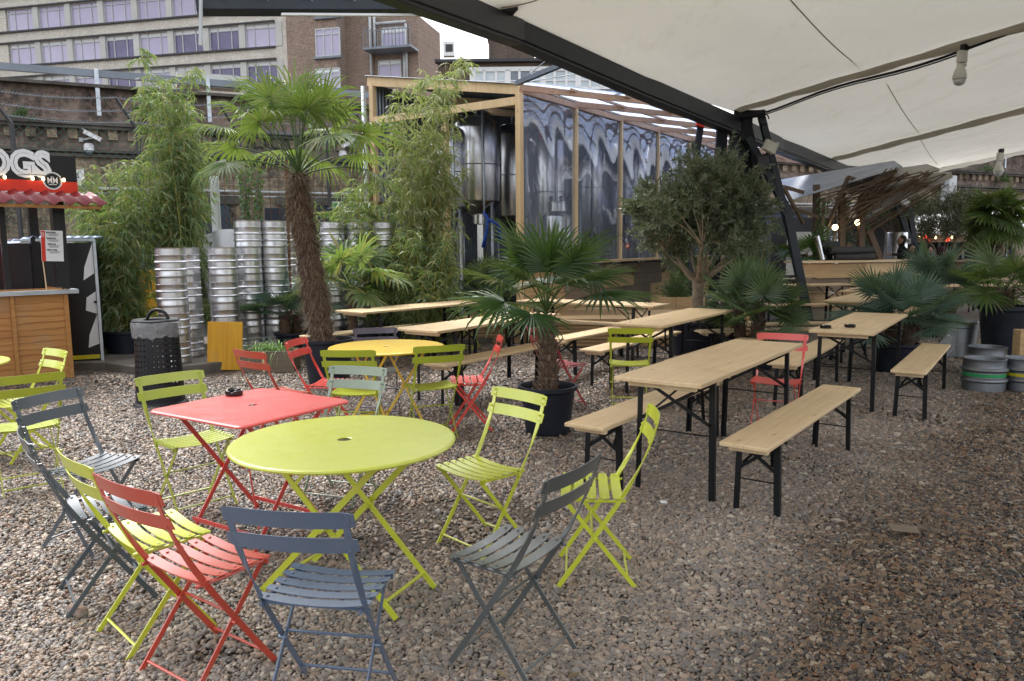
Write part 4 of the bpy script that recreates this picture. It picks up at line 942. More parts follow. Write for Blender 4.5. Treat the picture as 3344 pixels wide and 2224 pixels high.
# menu board on a stick
o = thing('menu_board', (-5.42, 9.36, 0), R(45), 'white hot dog menu with a red side strip on a stick at the stall counter', 'menu')
cx_, y_ = -.17, -.16
def mpt(x, z): return (cx_ + x, y_, z)
mb = MB(); mb.box((cx_, y_, 1.62), (.23, .008, .36), Matrix.Rotation(R(2), 3, 'Y')); bd = mb.build('panel', M['white'], o)
mb = MB(); mb.box((cx_ - .093, y_ - .005, 1.62), (.040, .003, .355), Matrix.Rotation(R(2), 3, 'Y')); mb.build('red_strip', M['sign_red'], bd)
mb = MB(); ring(mb, cx_ - .094, y_ - .0072, 1.74, .010, .015, 20); ring(mb, cx_ - .094, y_ - .0072, 1.765, .010, .015, 20); mb.build('strip_emblem', M['white'], bd)
for i, s_ in enumerate(('HAWAIIAN', 'MARIACHI', 'FRENCHI', 'NEW YORK')):
    z_ = 1.775 - i * .068; text_on('menu_heading', s_, M['black'], bd, (cx_ - .005 , y_ - .006, z_), (1, 0, -.035), (0, 0, 1), .026, .0012, .8)
    mb = MB()
    for j in range(3): mb.box((cx_ + .018, y_ - .005, z_ - .017 - j * .010), (.12 - .015 * j, .001, .0035))
    mb.build('menu_text', M['dark_grey'], bd)
mb = MB(); mb.bar((cx_ - .095, y_ + .006, 1.1), (cx_ - .11, y_ + .006, 1.46), .012, .006); mb.build('stick', M['pine_pale'], o)

# black cabin with clear corrugated roof
p = atz(237, 829, SZ); Kb = thing('black_cabin', (p.x, p.y, SZ), R(24), 'black cabin with white chevrons and a clear corrugated roof behind the stall', 'cabin')
mb = MB(); mb.box((-.62, .55, .78), (1.2, 1.0, 1.56)); mb.build('cabin_wall', M['black'], Kb)
mb = MB()
for z0, z1, z2, z3 in ((1.02, 1.56, 1.42, 1.30), (.62, .92, .80, .76), (.12, .62, .45, .30)): mb.add([(-.03, .045, z1), (-.03, .045, z1 - .40 if z1 - z0 > .4 else z0), (-.16, .045, z0 + .05), (-.14, .045, z0 + .22)], [(0, 3, 2, 1)])
mb.build('chevron', M['white'], Kb)
mb = MB(); mb.box((0, .0, .80), (.035, .035, 1.60)); mb.box((-.62, .0, 1.60), (1.26, .03, .035)); mb.build('door_frame', M['galv'], Kb)
mb = MB(); mb.box((-.42, .03, .05), (.78, .05, .05)); mb.build('threshold', M['yellow_paint'], Kb)
mb = MB(); nx = 120; vs = []
for (yy, zz) in ((-.10, 1.64), (1.2, 1.66)):
    for i in range(nx + 1): x = -1.5 + 1.56 * i / nx; vs.append((x, yy, zz - (-.0 if x > -.7 else (-.7 - x) * .22) + .012 * math.sin(x * 6.2832 / .10)))
mb.add(vs, [(i, i + 1, nx + 2 + i, nx + 1 + i) for i in range(nx)]); mb.build('clear_roof', M['polysheet'], Kb, True)
mb = MB(); mb.box((-.03, .024, .78), (.05, .03, .03)); mb.build('latch', M['black_steel'], Kb)
# lamp box inside
o = thing('floodlight', (p.x - .42, p.y - .25, 1.52 ), R(24), 'small yellow framed work light on top of the black cabin', 'lamp'); mb = MB(); mb.box((0, 0, 0), (.16, .05, .08)); mb.build('housing', M['yellow_paint'], o); mb = MB(); mb.box((0, -.028, 0), (.11, .005, .055)); mb.build('lens', M['dark_glass'], o)

# low brick wall with coping behind stall
def wallbox(name, p0, p1, z0, z1, th, mat, label, cat='wall', coping=None):
    u = Vector((p1[0] - p0[0], p1[1] - p0[1], 0)); L = u.length
    o = thing(name, (p0[0], p0[1], 0), math.atan2(u.y, u.x), label, cat); mb = MB(); mb.box((L / 2, th / 2, (z0 + z1) / 2), (L, th, z1 - z0)); mb.build('brickwork', mat, o)
    if coping: mb = MB(); mb.box((L / 2, th / 2, z1 + .04), (L + .04, th + .08, .08)); mb.build('coping', coping, o)
    return o
wallbox('low_wall', (-11.5, 12.2), (-6.6, 13.4), 0, 1.62, .3, M['dark_brick'], 'low dark brick wall with pale coping behind the stall', 'wall', M['conc_pale'])

# ---------------------------------------------------------------- viaduct
V0 = Vector((-11.3, 18, 0)); Vu = Vector((.902, .431, 0)); Vr = math.atan2(.431, .902)
V = thing('railway_viaduct', V0, Vr, 'long sooty brick railway viaduct running behind the whole yard', 'viaduct')
X0, X1 = -14, 46; L_ = X1 - X0; cx_ = (X0 + X1) / 2
mb = MB(); mb.box((cx_, .5, 1.95), (L_, 1.0, 3.9)); mb.build('lower_wall', M['viaduct2'], V)
mb = MB(); mb.box((cx_, .55, 4.88), (L_, .8, 1.0)); mb.box((cx_, .5, 4.15), (L_, 1.0, .5)); mb.build('parapet', M['viaduct'], V)
mb = MB()
for z_, d_, h_ in ((3.78, .10, .07), (3.88, .16, .06), (4.42, .22, .07), (4.50, .28, .08), (5.40, .10, .07)): mb.box((cx_, -d_ / 2 + .12, z_), (L_, d_ + .25, h_))
mb.build('string_course', M['stone'], V)
mb = MB(); x = X0
while x < X1: mb.box((x, -.05, 4.28), (.20, .12, .24)); x += .42
o = mb.build('corbels', M['viaduct2'], V)
# arch openings with dark doors
for i, (ax, aw) in enumerate(((3.2, 2.6), (7.0, 2.2), (11.5, 3.0), (17, 3.2), (23, 3.2), (29, 3.2), (35, 3.2))):
    mb = MB(); mb.box((ax, -.03, 1.35), (aw, .08, 2.7)); mb.build('door_panel', M['door_blue'], V)
    mb = MB(); mb.box((ax, -.04, 2.8), (aw + .5, .16, .22)); mb.build('lintel', M['stone'], V)
mb = MB(); mb.tube([(X0, -.09, 3.05), (cx_, -.09, 3.0), (X1, -.09, 3.05)], .03, 6); mb.tube([(X0, -.09, 2.9), (X1, -.09, 2.9)], .02, 6); mb.build('cable_pipe', M['white_dull'], V)
# grey duct rail on top
o = thing('cable_trough', V0, Vr, 'pale steel duct and brackets bolted along the viaduct top', 'duct')
mb = MB(); x = -13.0
while x < 40: mb.bar((x, -.04, 4.72), (x, -.04, 5.80), .09, .05, (1, 0, 0)); x += 2.45
mb.build('bracket', M['galv'], o); mb = MB(); mb.box((cx_, .05, 5.70), (L_, .12, .16)); mb.build('duct', M['lead'], o)
mb = MB(); mb.box((4.2, .3, 5.76), (1.5, .4, .34)); mb.build('duct_box', M['conc_pale'], o)
# weeds on the wall
for i, (bx, by, lb) in enumerate(((60, 275, 'small weeds on the viaduct ledge at far left'), (330, 262, 'small weeds on the viaduct ledge left of the tall bamboo'), (2265, 392, 'trailing weeds on the viaduct under the hanging camera'), (2300, 415, 'weeds below the far dome camera on the viaduct'))):
    d_ = ray(bx, by); t_ = (V0 - Vector((0, 0, CH))).dot(Vector((-Vu.y, Vu.x, 0))) / d_.dot(Vector((-Vu.y, Vu.x, 0))); p = Vector((0, 0, CH)) + d_ * t_
    shrub(p.x + .05, p.y - .22, p.z - .1, .35 if i < 2 else .6, .3, 260, M['ivy_leaf'], lb, .09)

# fence with barbed wire left
def vpt(px, py, off):
    nrm = Vector((-Vu.y, Vu.x, 0)); d_ = ray(px, py); t_ = ((V0 - nrm * off) - Vector((0, 0, CH))).dot(nrm) / d_.dot(nrm); return Vector((0, 0, CH)) + d_ * t_
F = thing('chain_link_fence', (0, 0, 0), 0, 'green chain link fence topped with barbed wire before the viaduct', 'fence')
off = 4.5
mb = MB(); posts = []
for px in (45, 330, 560, 760, 860):
    b = vpt(px, 500, off); t_ = Vector((b.x, b.y, vpt(45, 285, off).z)); posts.append(t_); mb.bar((b.x, b.y, 0), t_, .06, .06, (1, 0, 0)); mb.bar(t_, t_ + Vector((-.25, -.25, .55)), .05, .05, (1, 0, 0))
mb.build('post', M['dark_grey'], F)
mb = MB()
for f in (.25, .6, 1.0):
    for a_, b_ in zip(posts[:-1], posts[1:]):
        o_ = Vector((-.25, -.25, .55)) * f; pts = [a_.lerp(b_, i / 8) + o_ + Vector((0, 0, -.06 * math.sin(3.1416 * i / 8))) for i in range(9)]; mb.tube(pts, .006, 4)
        for i in range(40): q_ = a_.lerp(b_, i / 40) + o_ + Vector((0, 0, -.06 * math.sin(3.1416 * i / 40))); mb.bar(q_ + Vector((-.02, 0, -.02)), q_ + Vector((.02, 0, .03)), .005, .005)
a0 = posts[0] + Vector((-5 * Vu.x, -5 * Vu.y, 0)); mb.tube([a0 + Vector((-.25, -.25, .55)), posts[0] + Vector((-.25, -.25, .55))], .006, 4)
mb.build('barbed_wire', M['galv_dull'], F)
mb = MB(); ztop = posts[0].z; st = .14; A = posts[0] - Vu * 3.2; Lf = 9.6; H_ = 2.9
nA = int((Lf + H_) / st)
for k in range(nA):
    x0 = k * st - H_
    for sgn in (1, -1):
        # line from bottom to top at 45 deg
        a_x, b_x = (x0, x0 + H_) if sgn > 0 else (x0 + H_, x0)
        za, zb = ztop - H_, ztop
        if a_x < 0: za += (0 - a_x); a_x = 0
        if b_x < 0: zb -= (0 - b_x); b_x = 0
        if a_x > Lf: za += (a_x - Lf); a_x = Lf
        if b_x > Lf: zb -= (b_x - Lf); b_x = Lf
        if zb - za < .05: continue
        p0 = A + Vu * a_x; p1 = A + Vu * b_x; mb.bar((p0.x, p0.y, za), (p1.x, p1.y, zb), .005, .005)
mb.build('wire_mesh', plain('green_wire', (.06, .14, .11), .5, 0, .2, 5), F)
# small signs near the fence
def flat(name, px, py, off, w, h, mat, label, cat='sign'):
    b = vpt(px, py, off); o = thing(name, b, Vr, label, cat); mb = MB(); mb.box((0, 0, 0), (w, .01, h)); mb.build('panel', mat, o); return o
o = flat('number_sign', 183, 440, 3.2, .62, .24, M['sign_blue'], 'blue sign with white numbers 3 3 behind the stall')
for x_ in (-.10, .15): text_on('numeral', '3', M['white'], o, (x_, -.008, 0), (1, 0, 0), (0, 0, 1), .20, .006)
o = flat('notice', 180, 409, 3.2, .22, .32, M['white'], 'small white notice above the blue number sign'); text_on('notice_mark', 'S', M['black'], o, (0, -.008, .03), (1, 0, 0), (0, 0, 1), .14, .002, .8)
o = flat('exit_sign', 774, 480, 4.0, .30, .26, M['sign_green'], 'green emergency exit sign above the kegs')
mb = MB(); mb.box((0, .008, 0), (.34, .006, .30)); mb.build('border', M['white'], o)
mb = MB(); y_ = -.008; mb.add([(-.12, y_, .02), (-.07, y_, .07), (-.07, y_, .035), (-.01, y_, .035), (-.01, y_, .005), (-.07, y_, .005), (-.07, y_, -.03)], [(0, 1, 2, 3, 4, 5, 6)]); mb.box((.03, y_, .02), (.025, .002, .10)); mb.box((.10, y_, .02), (.05, .002, .13)); mb.box((.035, y_, .085), (.022, .002, .02)); mb.bar((.03, y_, -.02), (.0, y_, -.07), .014, .002, (1, 0, 0)); mb.bar((.03, y_, -.02), (.06, y_, -.06), .014, .002, (1, 0, 0)); mb.build('pictogram', M['white'], o)
# CCTV on wall
def cctv(px, py, off, flip, label, rot=0):
    b = vpt(px, py, off); o = thing('security_camera', b, Vr, label, 'camera'); mb = MB(); s = -1 if flip else 1
    mb.bar((-.22 * s, -.35, .10), (.22 * s, -.35, -.13), .13, .11); mb.build('housing', M['white'], o); mb = MB(); mb.bar((-.30 * s, 0, -.10), (0, -.35, -.08), .04, .04); mb.box((-.32 * s, .02, -.10), (.12, .06, .12)); mb.build('mount', M['white_dull'], o)
    mb = MB(); mb.bar((-.26 * s, -.35, .185), (.24 * s, -.35, -.075), .15, .012); mb.build('sun_shield', M['white'], o); o.scale = (.78,) * 3; return o
cctv(214, 315, .1, False, 'white bullet security camera on the viaduct left of the bamboo')
cctv(797, 332, .1, True, 'white bullet security camera right of the tall palm crown')
def dome(px, py, off, label, r=.11):
    b = vpt(px, py, off); o = thing('dome_camera', b, Vr, label, 'camera'); mb = MB(); mb.lathe([(r, .0), (r, .10), (r * .8, .16), (.02, .18)], 20); mb.build('housing', M['white'], o, 40); mb = MB(); mb.lathe([(.01, -.10), (r * .6, -.08), (r * .92, 0)], 20); mb.build('dome', M['dark_glass'], o, True); return o
dome(205, 347, .15, 'small dome security camera on the viaduct left of the bamboo'); dome(790, 362, .15, 'small dome security camera under the bullet camera right of the palm')
# white steel channel post
p = aty(501, 560, 12.6); o = thing('steel_channel', (p.x, 12.6, 0), R(20), 'white steel channel post standing behind the kegs', 'post')
z_ = aty(500, 405, 12.6).z; mb = MB(); mb.box((0, 0, z_ / 2), (.13, .012, z_)); mb.box((-.065, -.03, z_ / 2), (.01, .07, z_)); mb.box((.065, -.03, z_ / 2), (.01, .07, z_)); mb.build('channel', M['white'], o)
# rusty mesh panels
F2 = thing('rusty_mesh_panel', (aty(590, 500, 13.6).x, 13.6, 0), R(10), 'rusty steel mesh panel behind the kegs', 'fence'); mb = MB()
for i in range(26): mb.bar((-1.7 + i * .15, 0, 0), (-1.7 + i * .15, 0, 3.0), .008, .008)
for i in range(20): mb.bar((-1.7, .008, .1 + i * .15), (2.05, .008, .1 + i * .15), .008, .008)
for x_ in (-.65, .55, 2.0): mb.bar((x_, .03, 0), (x_, .03, 3.1), .07, .07, (1, 0, 0))
mb.build('mesh', M['rust'], F2)
# white tarp
p = aty(485, 590, 11.9); o = thing('tarpaulin', (p.x, 11.9, 0), 0, 'crumpled white tarpaulin behind the kegs', 'tarpaulin'); mb = MB(); nx = 14; nz = 10; vs = []
for j in range(nz + 1):
    for i in range(nx + 1): x = -.55 + 1.1 * i / nx; z = .2 + 1.55 * j / nz + .12 * math.sin(x * 3 + 1) * j / nz; vs.append((x + .15 * j / nz, .10 * math.sin(i * 1.3 + j * .8), z))
mb.add(vs, [(j * (nx + 1) + i, j * (nx + 1) + i + 1, (j + 1) * (nx + 1) + i + 1, (j + 1) * (nx + 1) + i) for j in range(nz) for i in range(nx)]); mb.build('sheet', M['tarp'], o, True)
# dark shed panels behind kegs at right (dark doors with exit sign)
wallbox('dark_partition', (aty(610, 500, 14.2).x, 14.2), (aty(860, 500, 14.8).x, 14.8), 0, 2.30, .08, M['door_blue'], 'dark slate painted partition behind the keg stacks', 'partition')
wallbox('hoarding', (aty(250, 700, 13.4).x, 13.5), (aty(600, 700, 13.4).x, 14.0), 0, 1.2, .06, M['yellow_ply'], 'yellowish plywood hoarding glimpsed behind the bamboo', 'hoarding')

# ---------------------------------------------------------------- office buildings behind
Q0 = Vector((-39.91, 63.82, 0)); Qu = Vector((math.cos(R(-13.5)), math.sin(R(-13.5)), 0)); Qr = math.atan2(Qu.y, Qu.x)
def qx(px, py=100):
    n_ = Vector((-Qu.y, Qu.x, 0)); d_ = ray(px, py); t_ = (Q0 - Vector((0, 0, CH))).dot(n_) / d_.dot(n_); P_ = Vector((0, 0, CH)) + d_ * t_; return (P_ - Q0).dot(Qu), P_.z
Bd = thing('office_building', Q0, Qr, 'long cream brick office block with lilac windows beyond the viaduct', 'building')
xr = qx(668)[0]; xl = -14; zs = [21.47, 18.83, 16.19, 13.55, 10.91]
wx = [qx(p_, 70)[0] for p_ in (25, 132, 242, 352, 465, 575)]
wins = [qx(30 + 109.5 * k, 120)[0] for k in range(6)]; w0 = qx(42 / K, 154)[0]; pit = (qx(906 / K, 107)[0] - w0 + .54) / 8
mb = MB(); H_ = 29
mb.box(((xl + xr) / 2, 4, H_ / 2), (xr - xl, 7.0, H_)); mb.build('core', M['dark_grey'], Bd)
mb = MB(); hgt = 1.70
edges = [0] + [v for z in sorted(zs) for v in (z, z + hgt)] + [H_]
for i in range(0, len(edges), 2): mb.box(((xl + xr) / 2, .15, (edges[i] + edges[i + 1]) / 2), (xr - xl, .7, edges[i + 1] - edges[i]))
xend = w0 + pit * 8 - .54; xst = w0 - pit * 5
for z in zs: mb.box(((xend + xr) / 2, .15, z + hgt / 2), (xr - xend, .7, hgt)); mb.box((w0 - .6, .15, z + hgt / 2), (1.0, .7, hgt))
mb.build('wall', M['cream_brick'], Bd)
mb = MB()
for z in zs:
    for k in range(-5, 8):
        if k in (-1,): continue
        mb.box((w0 + pit * (k + 1) - .25, .0, z + hgt / 2), (.5, .5, hgt))
mb.each('pier', M['conc_pale'], Bd)
mb = MB()
for z in zs:
    mb.box(((xl + xend) / 2, -.30, z - .06), (xend - xl, .16, .12)); mb.box(((xl + xend) / 2, -.30, z + hgt + .05), (xend - xl, .16, .10))
mb.build('sill_band', M['dark_grey'], Bd)
for zi, z in enumerate(zs[:4]):
    for k in range(-1, 8):
        x0 = w0 + pit * k + .02; ww = pit - .54
        if k == -1: x0 -= .4
        fo = MB(); 
        for xx in (0, ww * .27, ww * .73, ww): fo.box((x0 + xx, -.05, z + hgt / 2), (.07, .08, hgt))
        for zz in (0.03, hgt * .80, hgt - .03): fo.box((x0 + ww / 2, -.05, z + zz), (ww, .07, .06))
        f_ = fo.build('window', M['white_dull'], Bd)
        g = MB(); g.box((x0 + ww / 2, -.02, z + hgt * .4), (ww, .02, hgt * .8)); g.build('pane', M['lilac'], f_)
        g = MB(); g.box((x0 + ww / 2, -.02, z + hgt * .9), (ww, .021, hgt * .2)); g.build('top_light', M['white'] if (zi > 1 or (zi == 1 and False)) else M['lilac'], f_)
# brown tower
Tw = thing('brown_brick_building', Q0, Qr, 'brown brick block with drainpipes and a sloping end beside the cream office', 'building')
def qz(px, py): return qx(px, py)[1]
xa, xb, xc, xd = qx(668)[0], qx(782)[0], qx(845)[0], qx(1008, 60)[0]
H2 = 27
mb = MB(); mb.box(((xa + xb) / 2 + .01, 2.5, H2 / 2), (xb - xa, 6, H2)); mb.box(((xb + xc) / 2, 4.0, H2 / 2), (xc - xb, 6, H2))
zt0, zt1 = qz(950, 25), qz(1008, 88)
xm = qx(948, 60)[0]
vs = [(xc, 1.2, 0), (xm, 1.2, 0), (xm, 1.2, zt0 + .1), (xc, 1.2, zt0 + .1)]
vs2 = [(x, 6.2, z) for x, y, z in vs]; n = 4; mb.add(vs + vs2, [tuple(range(n)), tuple(range(n, 2 * n))[::-1]] + [(k, n + k, n + (k + 1) % n, (k + 1) % n) for k in range(n)])
mb.build('wall', M['brown_brick'], Tw)
def win(parent, px0, py0, px1, py1, off, nm=2, glass='lilac', toplight=True):
    x0, zt = qx(px0, py0); x1, zb = qx(px1, py1); w_, h_ = x1 - x0, zt - zb; fo = MB(); y_ = off
    for i in range(nm + 1): fo.box((x0 + w_ * i / nm, y_ - .04, zb + h_ / 2), (.09, .08, h_))
    for zz in (0, h_ * .8, h_): fo.box((x0 + w_ / 2, y_ - .04, zb + zz), (w_, .07, .09))
    f_ = fo.build('window', M['white_dull'], parent); g = MB(); g.box((x0 + w_ / 2, y_ - .01, zb + h_ * .4), (w_, .03, h_ * .8)); g.build('pane', M[glass], f_); g = MB(); g.box((x0 + w_ / 2, y_ - .01, zb + h_ * .9), (w_, .031, h_ * .2)); g.build('top_light', M['white'] if toplight else M[glass], f_)
    s_ = MB(); s_.box((x0 + w_ / 2, y_ - .1, zb - .12), (w_ + .3, .3, .14)); s_.build('window_sill', M['lead'], f_)
win(Tw, 735, -40, 791, 40, -.5, 3, 'lilac', False); win(Tw, 735, 73, 791, 131, -.5, 3, 'lilac', False); win(Tw, 735, 164, 791, 205, -.5, 3)
win(Tw, 865, 56, 922, 108, 1.19, 2); win(Tw, 857, 133, 910, 177, 1.19, 2)
mb = MB()
def vp(px, y0, y1, off): x_, z0_ = qx(px, y0); _, z1_ = qx(px, y1); mb.tube([(x_, off, z0_), (x_, off, z1_)], .10, 8)
vp(838, 0, 205, .9); vp(848, 28, 110, 1.0); vp(922, 45, 190, 1.0); vp(918, 108, 190, 1.0)
x_, z_ = qx(848, 46); x2_, _ = qx(922, 46); mb.tube([(x_, 1.0, z_), (x2_, 1.0, z_)], .10, 8); mb.build('drainpipe', M['white_dull'], Tw, True)
x_, z_ = qx(895, 108); mb = MB(); mb.box((x_, .4, z_ - .1), (3.6, 1.6, .15)); mb.build('balcony_slab', M['lead'], Tw)
mb = MB()
for i in range(14): mb.bar((x_ - 1.75 + i * .27, -.35, z_), (x_ - 1.75 + i * .27, -.35, z_ + 1.1), .04, .04, (1, 0, 0))
mb.bar((x_ - 1.8, -.35, z_ + 1.1), (x_ + 1.8, -.35, z_ + 1.1), .05, .05)
for i in range(60):
    a = i * .9; mb.bar((x_ - 1.8 + i * .06, -.35 + .15 * math.sin(a), z_ + 1.25 + .15 * math.cos(a)), (x_ - 1.74 + i * .06, -.35 + .15 * math.sin(a + .9), z_ + 1.25 + .15 * math.cos(a + .9)), .02, .02)
mb.build('railing', M['lead'], Tw)
# low long white windowed building right
W0 = aty(1010, 200, 46); Wb = thing('white_windowed_building', (W0.x - 1, 46, 0), R(-1), 'low building with a band of white framed windows behind the shed roof', 'building')
def bz(py, px=1300): return aty(px, py, 46).z
def bxx(px): return aty(px, 160, 46).x - (W0.x - 1)
L0, L1 = bxx(1008), bxx(1640)
mb = MB(); mb.box(((L0 + L1) / 2, 3, bz(143) / 2), (L1 - L0, 5.6, bz(143))); mb.box((bxx(1178), 1.0, (bz(80) + bz(143)) / 2), (bxx(1232) - bxx(1127), 1.5, bz(80) - bz(143))); mb.build('wall', M['dark_brick'], Wb)
mb = MB(); mb.box(((L0 + L1) / 2, .1, bz(139)), (L1 - L0 + .3, .6, .16)); mb.box((bxx(1178), .95, bz(80)), (bxx(1232) - bxx(1127) + .2, 1.7, .1)); mb.build('coping', M['dark_grey'], Wb)
mb = MB(); z1, z0 = bz(158), bz(204)
mb.box((bxx(1350), .12, z1), (L1 - bxx(1100), .12, .25)); mb.box((bxx(1350), .12, z0), (L1 - bxx(1100), .12, .15))
for i in range(22): mb.box((bxx(1088 + i * 27), .12, (z0 + z1) / 2), (.14 if i % 3 else .34, .12, z1 - z0))
mb.box((bxx(1350), .13, (z0 + z1) / 2 - .1), (L1 - bxx(1100), .1, .07)); mb.build('window_frames', M['white'], Wb)
for i in range(21):
    x_ = bxx(1101.5 + i * 27); mb = MB(); mb.box((x_, .17, (z0 + z1) / 2), (.5 * 27 / 27 * (bxx(1127) - bxx(1100)) * 1.9, .03, z1 - z0)); mb.build('pane', M['dark_glass'] if i in (3, 4) else M['pale_glass'], Wb)
o = thing('roof_vent', (aty(1034, 122, 44).x, 44, bz(143) - .2), 0, 'small white box vent on the roof line against the sky', 'vent'); mb = MB(); mb.box((0, 0, .45), (.62, .5, .75)); mb.build('casing', M['white'], o); mb = MB(); mb.box((.03, -.26, .48), (.40, .02, .40)); mb.build('louvre', M['dark_grey'], o)

# ---------------------------------------------------------------- brewery shed
P0 = Vector((.15, 13, 0)); wd = Vector((.565, .825, 0)); pd = Vector((-.825, .565, 0))
Sh = thing('brewery_shed', P0, math.atan2(.825, .565), 'open timber framed brewery shed with clear film windows and corrugated walls', 'shed')
# local: x along film wall (away), y = to the left (-front perp)
ZT = 4.07; LW = 9.3; sl = .163
def wbx(mb, c, d): mb.box(c, d)
WL = 3.32
def post(x, y, h, name='post', mat='pine_x', t_=.10):
    mb = MB(); mb.box((x, y, h / 2), (t_, t_, h)); return mb.build(name, M[mat], Sh, bevel=.004)
post(0, 0, ZT); post(0, WL, ZT + sl * WL); post(.1, WL * .50, ZT + sl * WL * .5 - .1, t_=.10)
for k in range(1, 6):
    mb = MB(); mb.box((1.86 * k, 0, (ZT + 1.27) / 2), (.065, .10, ZT - 1.27)); mb.build('post', M['pine_x'], Sh)
mb = MB(); mb.box((LW / 2, 0, ZT + .05), (LW, .10, .10)); mb.build('top_plate', M['red_timber'], Sh)
mb = MB(); mb.bar((0, -.02, ZT + .06), (0, WL + .1, ZT + sl * WL + .07), .06, .17, (1, 0, 0)); mb.build('front_rafter', M['pine_x'], Sh)
mb = MB(); mb.bar((-.02, .05, ZT - .12), (-.02, WL - .05, 3.94), .05, .13, (1, 0, 0)); mb.build('tie_beam', M['pine_x'], Sh)
for k in range(1, 5):
    mb = MB(); mb.bar((1.86 * k, 0, ZT), (1.86 * k, WL, ZT + sl * WL), .05, .14, (1, 0, 0)); mb.build('rafter', M['deck_wood'], Sh)
# corrugated sheets
def corr(name, mat, p00, p10, p01, p11, pitch=.076, amp=.009, along='u'):
    """corrugations run from p00->p01 direction; wave across p00->p10"""
    p00, p10, p01, p11 = map(Vector, (p00, p10, p01, p11)); L = (p10 - p00).length; n = int(L / pitch * 6); nrm = (p10 - p00).cross(p01 - p00).normalized(); mb = MB(); vs = []
    for i in range(n + 1):
        f = i / n; w_ = nrm * amp * math.sin(f * L / pitch * 6.2832); vs += [p00.lerp(p10, f) + w_, p01.lerp(p11, f) + w_]
    mb.add(vs, [(2 * i, 2 * i + 2, 2 * i + 3, 2 * i + 1) for i in range(n)]); return mb.build(name, mat, Sh, True)
corr('corrugated_wall', M['galv_dull'], (0.1, WL, 0), (LW, WL, 0), (.1, WL, ZT + sl * WL), (LW, WL, ZT + sl * WL), .09, .014)
corr('corrugated_wall', M['galv_dull'], (LW, 0, 0), (LW, WL, 0), (LW, 0, ZT), (LW, WL, ZT + sl * WL), .09, .014)
corr('roof_sheet', M['lead'], (-.10, 0, ZT + .14), (LW, 0, ZT + .14), (-.10, WL + .1, ZT + .14 + sl * (WL + .1)), (LW, WL + .1, ZT + .14 + sl * (WL + .1)))
mb = MB()
for z_ in (1.2, 2.4, 3.5): mb.box((LW / 2, WL - .04, z_), (LW, .05, .08))
mb.build('wall_rail', M['stick'], Sh)
mb = MB(); mb.tube([(-.12, WL + .12, 0), (-.12, WL + .12, ZT + .5)], .045, 10); mb.build('drainpipe', M['galv'], Sh, True)
# film panes
for k in range(5):
    x0, x1 = 1.86 * k + .05, 1.86 * (k + 1) - .035; mb = MB(); nx = 24; nz = 40; vs = []
    for j in range(nz + 1):
        for i in range(nx + 1): vs.append((x0 + (x1 - x0) * i / nx, -.01 + .012 * math.sin(i * .5 + j * .22 + k * 2) * math.sin(i * 3.1416 / nx), 1.30 + (ZT - 1.30) * j / nz))
    mb.add(vs, [(j * (nx + 1) + i, j * (nx + 1) + i + 1, (j + 1) * (nx + 1) + i + 1, (j + 1) * (nx + 1) + i) for j in range(nz) for i in range(nx)]); mb.build('film_window', M['film'], Sh, True)
# plank dado
for r_ in range(5):
    x = .05; z_ = .02 + r_ * .236
    while x < LW:
        w_ = min(rnd.uniform(1.0, 2.2), LW - x); mb = MB(); mb.box((x + w_ / 2, -.07 + rnd.uniform(-.006, .006), z_ + .115), (w_ - .006, .03, .228)); mb.build('plank', M[rnd.choice(['deck_wood', 'deck_wood', 'deck_dark', 'old_wood', 'deck_wood'])], Sh); x += w_
mb = MB(); mb.box((LW / 2, -.18, 1.27), (LW, .34, .045)); mb.build('counter_shelf', M['deck_wood'], Sh, bevel=.004)
mb = MB()
for k in range(6): mb.bar((1.0 + 1.6 * k, -.30, 1.24), (1.0 + 1.6 * k, -.09, .95), .04, .05, (1, 0, 0))
mb.build('shelf_bracket', M['deck_dark'], Sh)
# awning of translucent corrugated sheet in front of film wall
Aw = thing('clear_awning', P0, math.atan2(.825, .565), 'translucent corrugated awning on timber purlins beside the shed', 'awning')
AL = 13.2; LP = 3.1; ca, sa = math.cos(-math.atan2(.825, .565)), math.sin(-math.atan2(.825, .565))
pv = Vector((.93 * ca - .36 * sa, .93 * sa + .36 * ca, -.035))      # purlin direction in the shed's own axes
nn = int(AL / .09 * 5); vs = []
for i in range(nn + 1):
    x = -.2 + AL * i / nn; w_ = .012 * math.sin(x * 6.2832 / .09); a_ = Vector((x, 0, ZT + .17 + w_)); vs += [a_, a_ + pv * LP]
mb = MB(); mb.add(vs, [(2 * i, 2 * i + 2, 2 * i + 3, 2 * i + 1) for i in range(nn)]); mb.build('roof_sheet', M['polysheet'], Aw, True)
for k in range(0, 8):
    mb = MB(); a_ = Vector((1.86 * k, 0, ZT + .09)); mb.bar(a_, a_ + pv * LP, .05, .10, (1, 0, 0)); mb.build('purlin', M['red_timber'], Aw)
for f in (.34, .68): mb = MB(); mb.bar(Vector((-.2, 0, ZT + .13)) + pv * LP * f, Vector((AL, 0, ZT + .13)) + pv * LP * f, .04, .04); mb.build('batten', M['red_timber'], Aw)
